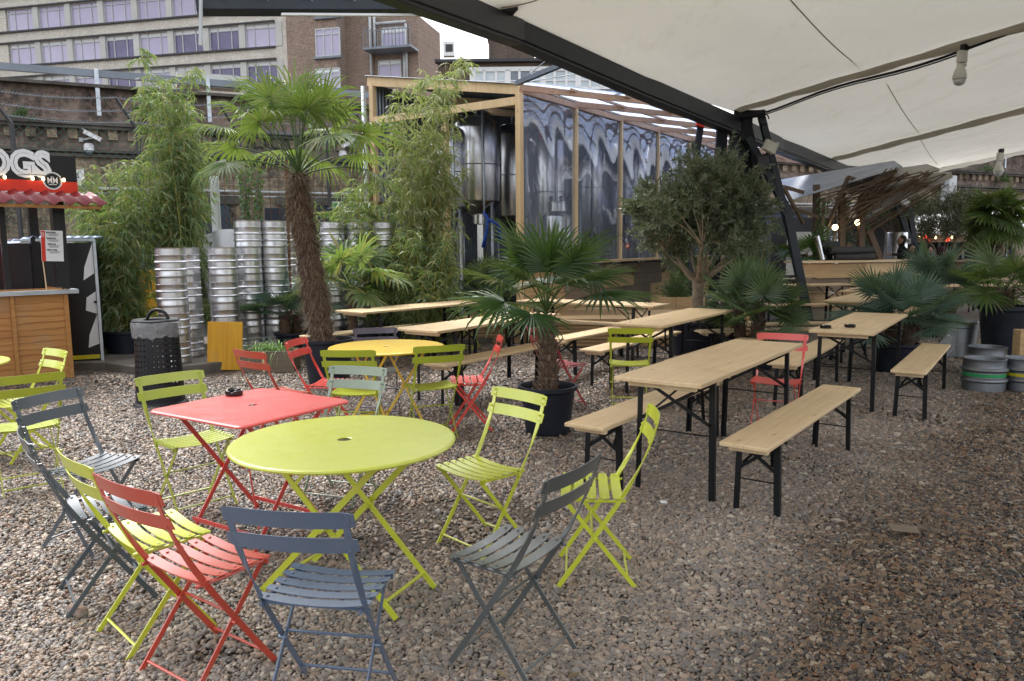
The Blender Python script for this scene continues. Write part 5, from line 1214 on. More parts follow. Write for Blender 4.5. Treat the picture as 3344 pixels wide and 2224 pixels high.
# tanks
def tank(lx, ly, r, z0, z1, label, cone=True):
    p = P0 + wd * lx + pd * ly; o = thing('fermenter_tank', (p.x, p.y, 0), 0, label, 'tank', 'stainless brewery tanks')
    mb = MB(); prof = ([(.05, z0 - r * .8), (r - .01, z0)] if cone else [(r - .01, z0)]) + [(r, z0 + .03), (r, (z0 + z1) / 2), (r + .006, (z0 + z1) / 2 + .01), (r, (z0 + z1) / 2 + .02), (r, z1), (r - .02, z1 + .06), (r * .8, z1 + .16), (r * .4, z1 + .25), (.05, z1 + .28)]
    mb.lathe(prof, 40); mb.build('vessel', M['tank'], o, 30)
    mb = MB()
    for k in range(4): a = .785 + 1.5708 * k; mb.tube([((r - .06) * math.cos(a), (r - .06) * math.sin(a), 0), ((r - .06) * math.cos(a), (r - .06) * math.sin(a), z0 + .1)], .035, 8)
    mb.build('leg', M['galv'], o, True)
    mb = MB(); mb.tube([(0, 0, z1 + .25), (0, 0, z1 + .42), (.15, 0, z1 + .42), (.15, -r, z1 + .3), (.15, -r - .03, .8)], .022, 8); mb.build('pipe', M['galv'], o, True)
    return o
def tk(px, d_, r, zt_py, zb_py, lb):
    b = aty(px, 400, d_); o_ = b - P0; lx = o_.x * wd.x + o_.y * wd.y; ly = o_.x * pd.x + o_.y * pd.y; return tank(lx, ly, r, aty(px, zb_py, d_).z, aty(px, zt_py, d_).z, lb)
tk(1098, 15.2, .48, 300, 466, 'shiny steel tank between the bamboo and the shed corner post')
tk(1180, 17.0, .50, 315, 500, 'steel tank just left of the shed corner post')
tk(1262, 16.0, .42, 330, 560, 'steel tank behind the first film window')
tk(1345, 18.5, .50, 330, 540, 'steel tank behind the second film window')
tk(1450, 20.5, .50, 335, 540, 'steel tank behind the third film window')
tk(1030, 14.9, .40, 320, 480, 'steel tank hidden behind the yellowish bamboo')
# small kettle with pipes
p = aty(1285, 520, 14.9); o = thing('brew_kettle', (p.x, 14.9, 0), 0, 'small steel kettle with black knobs behind the film, above the small palm', 'kettle')
z_ = aty(1285, 465, 14.9).z; mb = MB(); mb.lathe([(.30, 1.1), (.30, z_ - .30), (.28, z_ - .25), (.18, z_ - .18), (.17, z_ - .02), (.19, z_ - .02), (.19, z_), (.02, z_ + .02)], 32); mb.build('vessel', M['tank'], o, 40)
mb = MB()
for k in range(5): a = k * 1.256; mb.tube([(.17 * math.cos(a), .17 * math.sin(a), z_), (.17 * math.cos(a), .17 * math.sin(a), z_ + .07)], .012, 6); mb.lathe([(.03, z_ + .07), (.035, z_ + .085), (.03, z_ + .10)], 10, (.17 * math.cos(a), .17 * math.sin(a), 0))
mb.build('knob', M['black_steel'], o); mb = MB(); mb.tube([(.30, -.1, 1.2), (.42, -.1, 1.25), (.42, -.1, z_ + .12)], .02, 8); mb.tube([(.30, -.1, z_ - .3), (.42, -.1, z_ - .3)], .016, 8); mb.build('pipe', M['galv'], o, True)
# pump and blue hose
p = aty(1112, 520, 13.9); o = thing('pump_unit', (p.x, 13.9, 0), 0, 'steel pump with a blue hose below the left tank', 'pump'); zc = aty(1112, 505, 13.9).z
mb = MB(); mb.lathe([(.04, -.1), (.13, -.08), (.13, .08), (.04, .1)], 20, (-.05, 0, zc)); mb.box((-.05, 0, zc / 2), (.10, .10, zc)); mb.build('housing', M['tank'], o, 40); mb = MB(); mb.tube([(.02, -.1, zc + .12), (.1, -.1, zc), (.05, -.12, zc - .3), (.0, -.1, zc - .5)], .03, 8); mb.tube([(.1, -.1, zc), (.28, -.1, zc - .1), (.3, -.1, zc - .4)], .028, 8); mb.build('hose', M['blue_plastic'], o, True)
p = aty(1060, 620, 13.0); o = thing('steel_pipe', (p.x, 13.0, 0), 0, 'upright silver pipe beside the low dense bamboo', 'pipe'); mb = MB(); mb.tube([(0, 0, 0), (0, 0, aty(1060, 520, 13).z)], .055, 12); mb.lathe([(.07, 1.2), (.07, 1.26)], 12); mb.build('pipe_run', M['galv'], o, 40)
# stack of timber planks in front of the shed
Pk = thing('plank_stack', (0, 0, 0), 0, 'stack of long pale planks lying in front of the brewery wall', 'timber stack')
p = aty(1490, 760, 12.5); Pk.location = (p.x, 12.7, 0); Pk.rotation_euler = (0, 0, R(-3))
mb = MB()
for r_ in range(8):
    for c_ in range(7):
        mb.box((rnd.uniform(-.10, .10), -.75 + c_ * .24 + rnd.uniform(-.01, .01), .03 + r_ * .055), (3.0 + rnd.uniform(-.3, .3), .225, .045))
mb.build('planks', M['deck_wood'], Pk)
o = dup(Pk, (aty(1250, 740, 12.9).x, 13.3, 0), R(4), 'stack of pale planks further left, behind the small palm')
Pk['group'] = 'stacks of planks'; o['group'] = 'stacks of planks'

# ---------------------------------------------------------------- canopy
B = [Vector((-7.7, 1.3, 3.95)), Vector((-3.4, 5.0, 3.95)), Vector((-.93, 8.05, 3.85)), None, None]
pm = aty(1700, 288, 15.0); pe = aty(1960, 398, 22.5)
pj = aty(985, -14, 8.1); pk = aty(1199, 70, 10.1)
beam = [pj + (pj - pk) * 1.8, pj, pk, aty(1481, 196, 12.4), pm, aty(1800, 333, 17.8), pe, pe + (pe - pm) * .5]
Cn = thing('canopy', (0, 0, 0), 0, 'huge cream fabric canopy on dark steel arches over the right of the yard', 'canopy')
mb = MB(); mb.sweep([b + Vector((0, 0, 0)) for b in beam], [Vector((.94, -.34, 0))] * len(beam), .12, .27); mb.sweep([b + Vector((-.07, 0, -.16)) for b in beam], [Vector((.94, -.34, 0))] * len(beam), .20, .05); bo = mb.build('arch_beam', M['beam'], Cn, bevel=.01)
# left arm
a0 = aty(450, 2, 8.5); a1 = aty(1165, 6, 9.6)
mb = MB(); mb.bar(a0, a1 + (a1 - a0) * .03, .25, .25, (0, 1, 0)); mb.build('arm_beam', M['beam'], Cn, bevel=.01)
mb = MB(); mb.bar(a0 + Vector((.9, .02, -.14)), a1 + Vector((-.3, .02, -.14)), .04, .025, (0, 1, 0)); mb.build('edge_strip', M['white'], Cn)
for px in (530, 610, 705, 800, 903):
    f = (px - 450) / 715; q_ = a0.lerp(a1, f) + Vector((0, -.13, 0)); mb = MB(); mb.bar(q_ + Vector((-.02, -.05, .02)), q_ + Vector((-.10, -.07, .01)), .05, .045); mb.bar(q_ + Vector((.0, 0, -.03)), q_ + Vector((.02, -.03, .08)), .012, .012); mb.build('spot_light', M['galv'], Cn)
q_ = a0 + Vector((.12, -.15, 0)); mb = MB(); mb.bar(q_ + Vector((0, 0, .02)), aty(462, 105, 8.35), .03, .03, (0, 1, 0)); mb.build('hanging_bracket', M['white_dull'], Cn)
# fabric: grid s along beam, t to the right
rib = Vector((.30, -.954, 0))
def bpt(s):
    s = max(0, min(len(beam) - 1.001, s)); k = int(s); return beam[k].lerp(beam[k + 1], s - k)
r1a = aty(1700, 262, 15.0); r1b = aty(2358, 50, 9.3); r2a = aty(1905, 368, 21.5); r2b = aty(2358, 248, 15.6); r3a = aty(2140, 392, 25.5); r3b = aty(2358, 345, 22.5)
rows = []   # curves running to the right, sampled by t
def ext(a, b, t): return a + (b - a) * t
r0a = beam[2] + Vector((0, 0, .16)); r0b = r0a + (r1b - r1a) * 1.05 + Vector((0, 0, .15)); rm_a = beam[0] + Vector((0, 0, .16)); rm_b = rm_a + (r1b - r1a) * 1.1
curves = [(rm_a, rm_b), (beam[1] + Vector((0, 0, .17)), beam[1] + (r0b - r0a) + Vector((0, 0, .17))), (r0a, r0b), (beam[3] + Vector((0, 0, .17)), beam[3] + (r1b - r1a) + Vector((0, 0, .22))), (r1a + Vector((0, 0, .12)), r1b), (beam[5] + Vector((0, 0, .16)), (r1b + r2b) / 2 + Vector((0, 0, .05))), (r2a, r2b), (r3a, r3b)]
NT_ = 40; NS = 10; vs = []; cc = []
for ci in range(len(curves) - 1):
    for si in range(NS if ci < len(curves) - 2 else NS + 1):
        f = si / NS; a_ = curves[ci][0].lerp(curves[ci + 1][0], f); b_ = curves[ci][1].lerp(curves[ci + 1][1], f); cc.append((a_, b_, ci + f))
for a_, b_, s in cc:
    span = s % 2 if s >= 4 else (s % 4) / 2
    belly = .10 * abs(math.sin(math.pi * min(1, max(0, (s - 4) / 2 if 4 <= s < 6 else (s - 6) if s >= 6 else s / 4))))
    for j in range(NT_ + 1):
        t_ = -.02 + j / NT_ * 2.3; p = a_ + (b_ - a_) * t_ - Vector((0, 0, .07 * max(0, 1 - j / 3))); e = math.sin(min(1, t_ / 2.3) * math.pi)
        vs.append(p + Vector((0, 0, belly * e + .05 * math.sin(s * 2.2 + t_ * 3) * e * .5)))
m_ = NT_ + 1; mb = MB(); mb.add(vs, [(i * m_ + j, i * m_ + j + 1, (i + 1) * m_ + j + 1, (i + 1) * m_ + j) for i in range(len(cc) - 1) for j in range(NT_)])
fb = mb.build('fabric_roof', M['fabric'], Cn, True)
def band(a_, b_, w_, dz, name='rib_sleeve', mat='fabric_band', t1=2.3):
    mb = MB(); vs = []; n = 60; u = (b_ - a_).normalized(); sd_ = u.cross(Vector((0, 0, 1))).normalized()
    for i in range(n + 1):
        t_ = i / n * t1; p = a_ + (b_ - a_) * t_; wo = w_ * (1 + .25 * math.sin(i * .9) * math.sin(i * .37)); e = math.sin(i / n * math.pi) * .03
        vs += [p - sd_ * wo + Vector((0, 0, .01 - dz * .1)), p + Vector((0, 0, -dz + .01 * math.sin(i * 1.1))), p + sd_ * wo + Vector((0, 0, .01 - dz * .1))]
    mb.add(vs, [(3 * i + j, 3 * i + 3 + j, 3 * i + 4 + j, 3 * i + 1 + j) for i in range(n) for j in (0, 1)]); return mb.build(name, M[mat], Cn, True)
band(r1a + Vector((0, 0, .07)), r1b + Vector((0, 0, -.05)), .13, .06); band(r2a + Vector((0, 0, -.03)), r2b + Vector((0, 0, -.05)), .22, .07); band(r3a + Vector((0, 0, -.05)), r3b + Vector((0, 0, -.05)), .20, .08)
# seams
for (x0, y0, d0), (x1, y1, d1) in (((1820, 0, 8.0), (1985, 158, 12.2)), ((2040, 190, 12.9), (2115, 305, 18.2)), ((2120, 322, 19.0), (2160, 380, 24.5)), ((1140, 20, 9.5), (1330, -40, 8.3))):
    a_, b_ = aty(x0, y0, d0), aty(x1, y1, d1); mb = MB(); mb.tube([a_.lerp(b_, i / 10) + Vector((0, 0, -.05 * math.sin(i / 10 * math.pi))) for i in range(11)], .007, 6); mb.build('seam', M['seam'], Cn)
# cables along rib 1
mb = MB(); n = 30; o1 = [(r1a + (r1b - r1a) * (i / n * 2.0) + Vector((0, 0, -.10 - .03 * math.sin(i * .7)))) for i in range(n + 1)]; mb.tube(o1, .018, 6); mb.tube([p + Vector((0, 0, -.035)) for p in o1[:14]], .010, 6); mb.build('cable', M['black_steel'], Cn)
# hanging dome cameras
def hang_cam(px, py, d_, k, label):
    p = aty(px, py, d_); o = thing('hanging_camera', p, R(20), label, 'camera'); mb = MB()
    mb.box((.03, 0, -.02 * k), (.10 * k, .08 * k, .10 * k)); mb.box((.07 * k, .03 * k, -.30 * k), (.02 * k, .05 * k, .60 * k)); mb.build('bracket', M['black_steel'], o)
    mb = MB(); mb.box((0, 0, -.17 * k), (.15 * k, .09 * k, .19 * k)); mb.build('junction_box', M['cream_box'], o, bevel=.006)
    mb = MB(); mb.lathe([(.03 * k, -.30 * k), (.05 * k, -.33 * k), (.085 * k, -.40 * k), (.105 * k, -.48 * k), (.11 * k, -.53 * k), (.10 * k, -.54 * k)], 28, (-.05 * k, -.02 * k, 0)); mb.box((.0, 0, -.30 * k), (.16 * k, .06 * k, .05 * k)); mb.build('housing', M['cream_box'], o, 40)
    mb = MB(); mb.lathe([(.095 * k, -.54 * k), (.088 * k, -.59 * k), (.06 * k, -.63 * k), (.01 * k, -.645 * k)], 28, (-.05 * k, -.02 * k, 0)); mb.build('dome', M['white_dull'], o, True); return o
hang_cam(2217, 106, 10.0, .76, 'white dome security camera hanging from the canopy rib at upper right')
hang_cam(2304, 345, 22.0, 1.15, 'far dome camera hanging from the canopy edge before the viaduct')
# masts
Ms = thing('canopy_mast', (0, 0, 0), 0, 'dark steel mast of leaning legs holding the canopy beam', 'mast')
def leg(px0, py0, d0, px1, py1, d1, w_=.13, h_=.12, name='leg', ground=False):
    a_ = aty(px0, py0, d0); b_ = atz(px1, py1, 0) if ground else aty(px1, py1, d1); mb = MB(); mb.bar(a_, b_, w_, h_, (1, 0, 0)); return mb.build(name, M['beam'] if name != 'pale_leg' else M['blue_steel'], Ms, bevel=.006)
leg(1664, 268, 15.1, 1640, 725, 16.2, .20, .12); leg(1692, 300, 15.1, 1672, 470, 15.3, .16, .10); leg(1715, 268, 15.1, 1712, 760, 16.0, .26, .16)
leg(1722, 318, 15.0, 1822, 500, 14.7, .13, .12); leg(1750, 255, 15.0, 1815, 520, 14.7, .12, .12)
leg(1812, 490, 14.7, 1864, 745, 14.6, .15, .13)
mb = MB(); mb.bar(aty(1690, 262, 15.0), aty(1762, 262, 14.9), .12, .12); mb.bar(aty(1660, 275, 15.1), aty(1735, 340, 15.1), .16, .12); mb.build('head_bracket', M['black_steel'], Ms)
mb = MB(); a_ = aty(1765, 262, 14.9); mb.tube([a_ + Vector((.1 * math.cos(k * .5) - .05, 0, .1 * math.sin(k * .5) - .1)) for k in range(12)], .012, 6); mb.build('cable', M['black_steel'], Ms)
mb = MB(); mb.bar(aty(1720, 300, 15.2), aty(1745, 430, 15.2), .2, .12); mb.build('gusset', M['black_steel'], Ms)
p = aty(1772, 338, 14.6); o = thing('floodlight', p, R(15), 'pale boxy floodlight on the right leg of the mast', 'lamp'); mb = MB(); mb.box((0, 0, 0), (.24, .10, .20), Matrix.Rotation(R(25), 3, 'Y')); mb.build('housing', M['cream_box'], o, bevel=.01); mb = MB(); mb.box((.14, .03, -.02), (.05, .08, .22), Matrix.Rotation(R(25), 3, 'Y')); mb.build('back_fin', M['white_dull'], o)
p = aty(1752, 375, 14.8); o = thing('loudspeaker', p, R(10), 'black loudspeaker clamped under the mast head', 'speaker'); mb = MB(); mb.box((0, 0, 0), (.26, .22, .30), Matrix.Rotation(R(-12), 3, 'Y')); mb.build('cabinet', M['black'], o, bevel=.02); mb = MB(); mb.box((0, -.112, 0), (.20, .01, .22), Matrix.Rotation(R(-12), 3, 'Y')); mb.build('grille', M['dark_grey'], o)
# second mast, further right
Ms2 = thing('canopy_mast', (0, 0, 0), 0, 'far steel mast of two leaning legs left of the white kiosk', 'mast')
for q1, q2 in (((2060, 455), (2106, 585)), ((2092, 470), (2112, 600))):
    mb = MB(); mb.bar(aty(*q1, 21), aty(*q2, 21), .13, .12, (1, 0, 0)); mb.build('leg', M['beam'], Ms2)
b_ = aty(2112, 600, 21); mb = MB(); mb.bar(aty(2108, 570, 21), (b_.x + .1, 21, 0), .13, .12, (1, 0, 0)); mb.build('leg', M['beam'], Ms2)
p = aty(2080, 464, 20.8); o = thing('floodlight', p, R(10), 'white floodlight on the far mast beyond the batten canopy', 'lamp'); mb = MB(); mb.box((0, 0, 0), (.30, .14, .14), Matrix.Rotation(R(35), 3, 'Y')); mb.build('housing', M['white'], o)
mb = MB(); mb.box((.0, -.075, .0), (.22, .01, .10), Matrix.Rotation(R(35), 3, 'Y')); mb.build('lens', M['white_dull'], o)
# thin struts behind arch (over white building)
o = thing('stay_strut', (0, 0, 0), 0, 'blue grey steel strut and stay cables under the canopy arch', 'strut'); mb = MB(); mb.bar(aty(1190, 192, 12.6), aty(1345, 128, 11.2), .07, .07); mb.bar(aty(1408, 212, 14.0), aty(1440, 188, 13.2), .09, .09); mb.build('strut', M['blue_steel'], o); mb = MB(); mb.tube([aty(1195, 190, 12.6), aty(1300, 105, 11.4)], .008, 5); mb.tube([aty(1195, 192, 12.6), aty(1420, 155, 11.8)], .008, 5); mb.build('cable', M['galv_dull'], o)
p = aty(1612, 340, 14.8); o = thing('steel_post', (0, 0, 0), 0, 'slender dark post with a red strap left of the mast', 'post'); mb = MB(); mb.bar(aty(1614, 285, 14.8), aty(1604, 352, 14.8), .11, .1, (1, 0, 0)); b_ = aty(1604, 352, 14.8); mb.bar(b_, (b_.x - .1, b_.y, 0), .11, .1, (1, 0, 0)); mb.bar(aty(1618, 275, 14.8), aty(1665, 290, 15), .08, .08); mb.build('shaft', M['beam'], o); mb = MB(); mb.bar(aty(1618, 268, 14.75), aty(1610, 292, 14.75), .15, .14, (1, 0, 0)); mb.build('red_strap', M['sign_red'], o)

# ---------------------------------------------------------------- right background
# bar counter
p0, p1 = aty(1842, 604, 15.6), aty(2135, 606, 16.6)
u = Vector((p1.x - p0.x, p1.y - p0.y, 0)); L = u.length; zc = p0.z
Br = thing('bar_counter', (p0.x, p0.y, 0), math.atan2(u.y, u.x), 'pale timber bar counter with stepped boards beyond the far tables', 'bar counter')
mb = MB(); mb.box((L / 2, .15, zc), (L + .1, .60, .04)); mb.build('counter_top', M['pine_pale'], Br, bevel=.003)
for r_ in range(4):
    x = 0; hh = (zc - .03) / 4
    while x < L - .1:
        w_ = min(rnd.uniform(.7, 1.7), L - x); mb = MB(); mb.box((x + w_ / 2, .03 + rnd.uniform(-.03, .02), hh * (r_ + .5)), (w_ - .01, .04, hh - .012)); mb.build('board', M[rnd.choice(['deck_wood', 'deck_wood', 'deck_dark', 'pine_x'])], Br); x += w_
mb = MB(); 
for r_ in (1, 2, 3): mb.box((L / 2 + .2 * (r_ - 2), -.01, (zc - .03) / 4 * r_), (L * .9, .14, .02))
mb.build('ledge', M['deck_wood'], Br)
# rolled blankets, screen, chrome tubes on counter
def onbar(px, y_, z_=0): return aty(px, 560, y_)
for i, (px, py, l_) in enumerate(((1960, 588, .9), (1968, 597, .8))):
    q_ = aty(px, py, 16.3); mb = MB(); mb.tube([(-l_ / 2, 0, 0), (0, .02, -.01), (l_ / 2, 0, 0)], .075, 12); o = mb.build('rolled_blanket', M['dark_grey'], None, 40); o.location = (q_.x, q_.y, zc + .095 + .14 * (1 - i)); o.rotation_euler = (0, 0, R(-8 * i)); tag(o, ['upper', 'lower'][i] + ' dark grey rolled blanket lying on the bar counter', 'blanket')
q_ = aty(1912, 585, 16.5); o = thing('till_screen', (q_.x, q_.y, zc + .02), R(10), 'black till screen on the bar counter', 'screen'); mb = MB(); mb.box((0, 0, .25), (.42, .04, .30)); mb.build('bezel', M['black'], o, bevel=.005); mb = MB(); mb.box((0, .02, .06), (.08, .08, .12)); mb.box((0, .02, .01), (.22, .18, .02)); mb.build('stand', M['black'], o)
q_ = aty(1886, 590, 16.3); mb = MB(); mb.tube([(-.07, 0, .50), (.07, 0, 0)], .06, 14); o = mb.build('steel_tube', M['tank'], None, 40); o.location = (q_.x, q_.y, zc + .03); tag(o, 'slanting shiny steel tube standing on the bar counter', 'tube')
for px, r_, pt, pb, d_, lb in ((1919, .16, 505, 590, 18.5, 'tall shiny steel column behind the till screen'), (2063, .27, 535, 610, 19.5, 'round steel drum with a MENU card behind the people')):
    b = aty(px, 560, d_); o = thing('steel_drum', (b.x, d_, 0), 0, lb, 'drum'); mb = MB(); zt_ = aty(px, pt, d_).z; mb.lathe([(r_, 0), (r_, zt_ - .02), (r_ - .01, zt_), (.01, zt_)], 32); mb.build('drum_body', M['tank'], o, 40)
    if r_ > .2: mb = MB(); mb.box((.10, -r_ - .0, zt_ - .22), (.26, .01, .12)); mb.build('menu_card', M['white'], o); text_on('menu_text', 'MENU', M['black'], o, (.10, -r_ - .008, zt_ - .22), (1, 0, 0), (0, 0, 1), .085, .003)
# batten canopy structure
Bt = thing('batten_canopy', (0, 0, 0), 0, 'tree like shelter of raking brown battens under corrugated roof sheets', 'shelter')
def pan(q, dd, name, mat, th=.03):
    vs = [aty(px, py, d_) for (px, py), d_ in zip(q, dd)]; mb = MB(); n = len(vs); mb.add(vs + [v + Vector((0, 0, th)) for v in vs], [tuple(range(n))[::-1], tuple(range(n, 2 * n))] + [(k, (k + 1) % n, n + (k + 1) % n, n + k) for k in range(n)]); return mb.build(name, M[mat], Bt)
def corrpan(q, dd, mat, n=60):
    A_, B_, C_, D_ = [aty(px, py, d_) for (px, py), d_ in zip(q, dd)]     # A-B far edge, D-C near edge
    mb = MB(); vs = []
    for i in range(n * 4 + 1):
        f = i / (n * 4); w_ = Vector((0, 0, .014 * math.sin(i * 1.5708))); vs += [A_.lerp(D_, f) + w_, B_.lerp(C_, f) + w_]
    mb.add(vs, [(2 * i, 2 * i + 2, 2 * i + 3, 2 * i + 1) for i in range(n * 4)]); return mb.build('roof_sheet', M[mat], Bt, True)
corrpan(((1775, 418), (2058, 371), (2078, 384), (1790, 470)), (20.0, 18.0, 16.0, 17.5), 'sheet_grey')
corrpan(((1930, 408), (2135, 379), (2165, 390), (1960, 452)), (19, 17.6, 16.4, 16.8), 'roof_under', 40)
corrpan(((1960, 420), (2190, 396), (2194, 408), (2010, 492)), (19.5, 17.8, 16.9, 16.6), 'roof_under', 40)
for (x0, y0), (x1, y1) in (((1881, 640), (1880, 425)), ((1942, 640), (1938, 440)), ((1985, 640), (1984, 450)), ((1955, 560), (1925, 640)), ((2028, 600), (2000, 530))):
    mb = MB(); a_ = aty(x0, y0, 17.2); 
    if y0 == 640: a_.z = 0
    mb.bar(a_, aty(x1, y1, 17.2), .12, .12, (1, 0, 0)); mb.build('post', M['stick'], Bt)
ends = [(2128, 360 + 20, 15.9), (2060, 376, 16.2), (2040, 380, 16.4), (2035, 388, 16.2), (2150, 395, 16), (2135, 402, 16.2), (2130, 410, 16), (2185, 398, 15.8), (2190, 408, 16), (2170, 420, 16.2), (2155, 428, 16), (2110, 395, 16), (2090, 400, 16), (2105, 415, 16.3), (2070, 420, 16), (2165, 412, 16.4), (2080, 390, 16.2), (2120, 432, 16)]
for i in range(38):
    f_ = rnd.random(); ex, ey, ed = 2035 + 158 * f_, 376 + 26 * f_ + rnd.uniform(-4, 32), 16.1 - .2 * f_; sx = 1885 + (i * 37 % 125); sy = 436 + (i * 29 % 115); mb = MB()
    mb.bar(aty(sx, sy + 15, 17.0 + .4 * math.sin(i)), aty(ex + rnd.uniform(-6, 6), ey + rnd.uniform(-4, 4), ed), .015, .024); mb.build('batten', M['stick'], Bt)
for (x0, y0), (x1, y1) in (((1804, 430), (1850, 515)), ((1804, 430), (1850, 443)), ((1953, 408), (1905, 520)), ((1953, 408), (1990, 420)), ((1885, 500), (1790, 466)), ((1990, 420), (1985, 435))):
    mb = MB(); mb.bar(aty(x0, y0, 16.6), aty(x1, y1, 17), .05, .07); mb.build('batten', M['stick'], Bt)
for px, py, d_, lb in ((1923, 584 - 60, 16.9, 'glowing round bulb under the batten canopy'), (1975, 513, 17.2, 'small glowing bulb deep in the batten canopy')):
    q_ = aty(px, py, d_); o = thing('pendant_lamp', q_, 0, lb, 'lamp'); mb = MB(); mb.lathe([(.01, -.06), (.05, -.04), (.065, 0), (.05, .045), (.02, .07)], 14); mb.build('bulb', M['bulb'], o, True); mb = MB(); mb.tube([(0, 0, .07), (0, 0, .5)], .01, 5); mb.lathe([(.025, .06), (.03, .10), (.01, .12)], 10); mb.build('socket', M['black'], o)
# dark back clutter wall behind the bar
wallbox('bar_back_wall', (aty(1775, 560, 22).x, 22), (aty(2050, 560, 23).x, 23), 0, aty(1900, 500, 22).z, .1, M['dark_grey'], 'dark back wall of the bar under the batten canopy', 'wall')
p = aty(1850, 545, 21.6); o = thing('cream_panel', (p.x, 21.6, 0), 0, 'pale panel leaning inside the bar left of the battens', 'panel'); mb = MB(); mb.box((0, 0, 1.3), (.9, .04, 1.2)); mb.box((.7, .0, 1.6), (.3, .04, .9)); mb.build('board', M['cream_box'], o)
# kiosk right with white roof
k0 = aty(2085, 545, 24.0); k1 = aty(2420, 560, 24.0)
Kk = thing('white_roof_kiosk', (k0.x, 24, 0), R(-3), 'dark kiosk with a white roof and warm bulbs at far right', 'kiosk'); L = k1.x - k0.x; ze = aty(2200, 541, 24).z
mb = MB(); vs = [(0, -.3, ze + .02), (L, -.3, ze - .05), (L, 2.2, ze + .75), (.5, 2.2, ze + .62), (.15, .2, ze + .2)]; mb.add(vs + [(x, y, z + .05) for x, y, z in vs], [(0, 1, 2, 3, 4), (9, 8, 7, 6, 5), (0, 5, 6, 1), (1, 6, 7, 2), (2, 7, 8, 3), (3, 8, 9, 4), (4, 9, 5, 0)]); mb.build('roof', M['white'], Kk)
mb = MB(); mb.box((L / 2 + .1, 2.3, ze / 2), (L, .1, ze)); mb.box((.3, 1.2, ze / 2), (.08, 2.2, ze)); mb.build('wall', M['black'], Kk)
mb = MB(); mb.box((L / 2, .1, ze - .12), (L - .2, .04, .2)); mb.box((L / 2, .0, 1.0), (L, .5, .05)); mb.box((L / 2, .2, .5), (L, .04, 1.0)); mb.box((.25, .1, ze / 2), (.1, .1, ze)); mb.box((3.0, .1, ze / 2), (.1, .1, ze)); mb.build('timber_front', M['deck_dark'], Kk)
mb = MB()
for i in range(26): mb.box((.5 + i * .16, 2.2, 1.2 + .25 * (i % 3)), (.07, .06, rnd.uniform(.15, .35)))
mb.build('shelf_goods', M['galv_dull'], Kk)
for i in range(9): mb = MB(); mb.lathe([(.005, -.05), (.03, -.03), (.03, .02), (.01, .04)], 10, (.3 + i * .48, -.28, ze - .07)); mb.build('bulb', M['bulb'], Kk, True)
for px, py, r_, lb in ((2136, 549, .115, 'round red lantern left of the dark olive tree'), (2182, 551, .07, 'small red lantern half hidden by the olive tree'), (2309, 547, .12, 'round red lantern near the right edge'), (2335, 540, .08, 'small dim red lantern at the right edge')):
    q_ = aty(px, py, 23.2); o = thing('paper_lantern', q_, 0, lb, 'lantern', 'red paper lanterns'); mb = MB(); mb.lathe([(r_ * math.cos(R(-85 + 17 * k)) * (1 + .02 * (k % 2)), r_ * math.sin(R(-85 + 17 * k))) for k in range(11)], 20); mb.build('shade', M['lantern'], o, True); mb = MB(); mb.tube([(0, 0, r_), (0, 0, r_ + .25)], .008, 5); mb.build('cord', M['black'], o)
# white flue duct on viaduct
p = vpt(2185, 430, .4); o = thing('flue_duct', (p.x, p.y, 0), Vr, 'white vertical duct in front of the viaduct at right', 'duct'); mb = MB(); z0_, z1_ = vpt(2185, 500, .4).z, vpt(2185, 405, .4).z; mb.box((0, 0, (z0_ + z1_) / 2), (.45, .35, z1_ - z0_)); mb.lathe([(.16, 0), (.16, z0_)], 16); mb.build('casing', M['white_dull'], o)
# picnic benches lit white at far right
for i, (px, py) in enumerate(((2190, 640), (2270, 655), (2330, 640))):
    ctr_beer('table', px, py, 1.45, ['pale far table behind the wide fan palm', 'pale far table right of the wide fan palm, nearest of three', 'pale far table at the right edge behind the palms'][i])
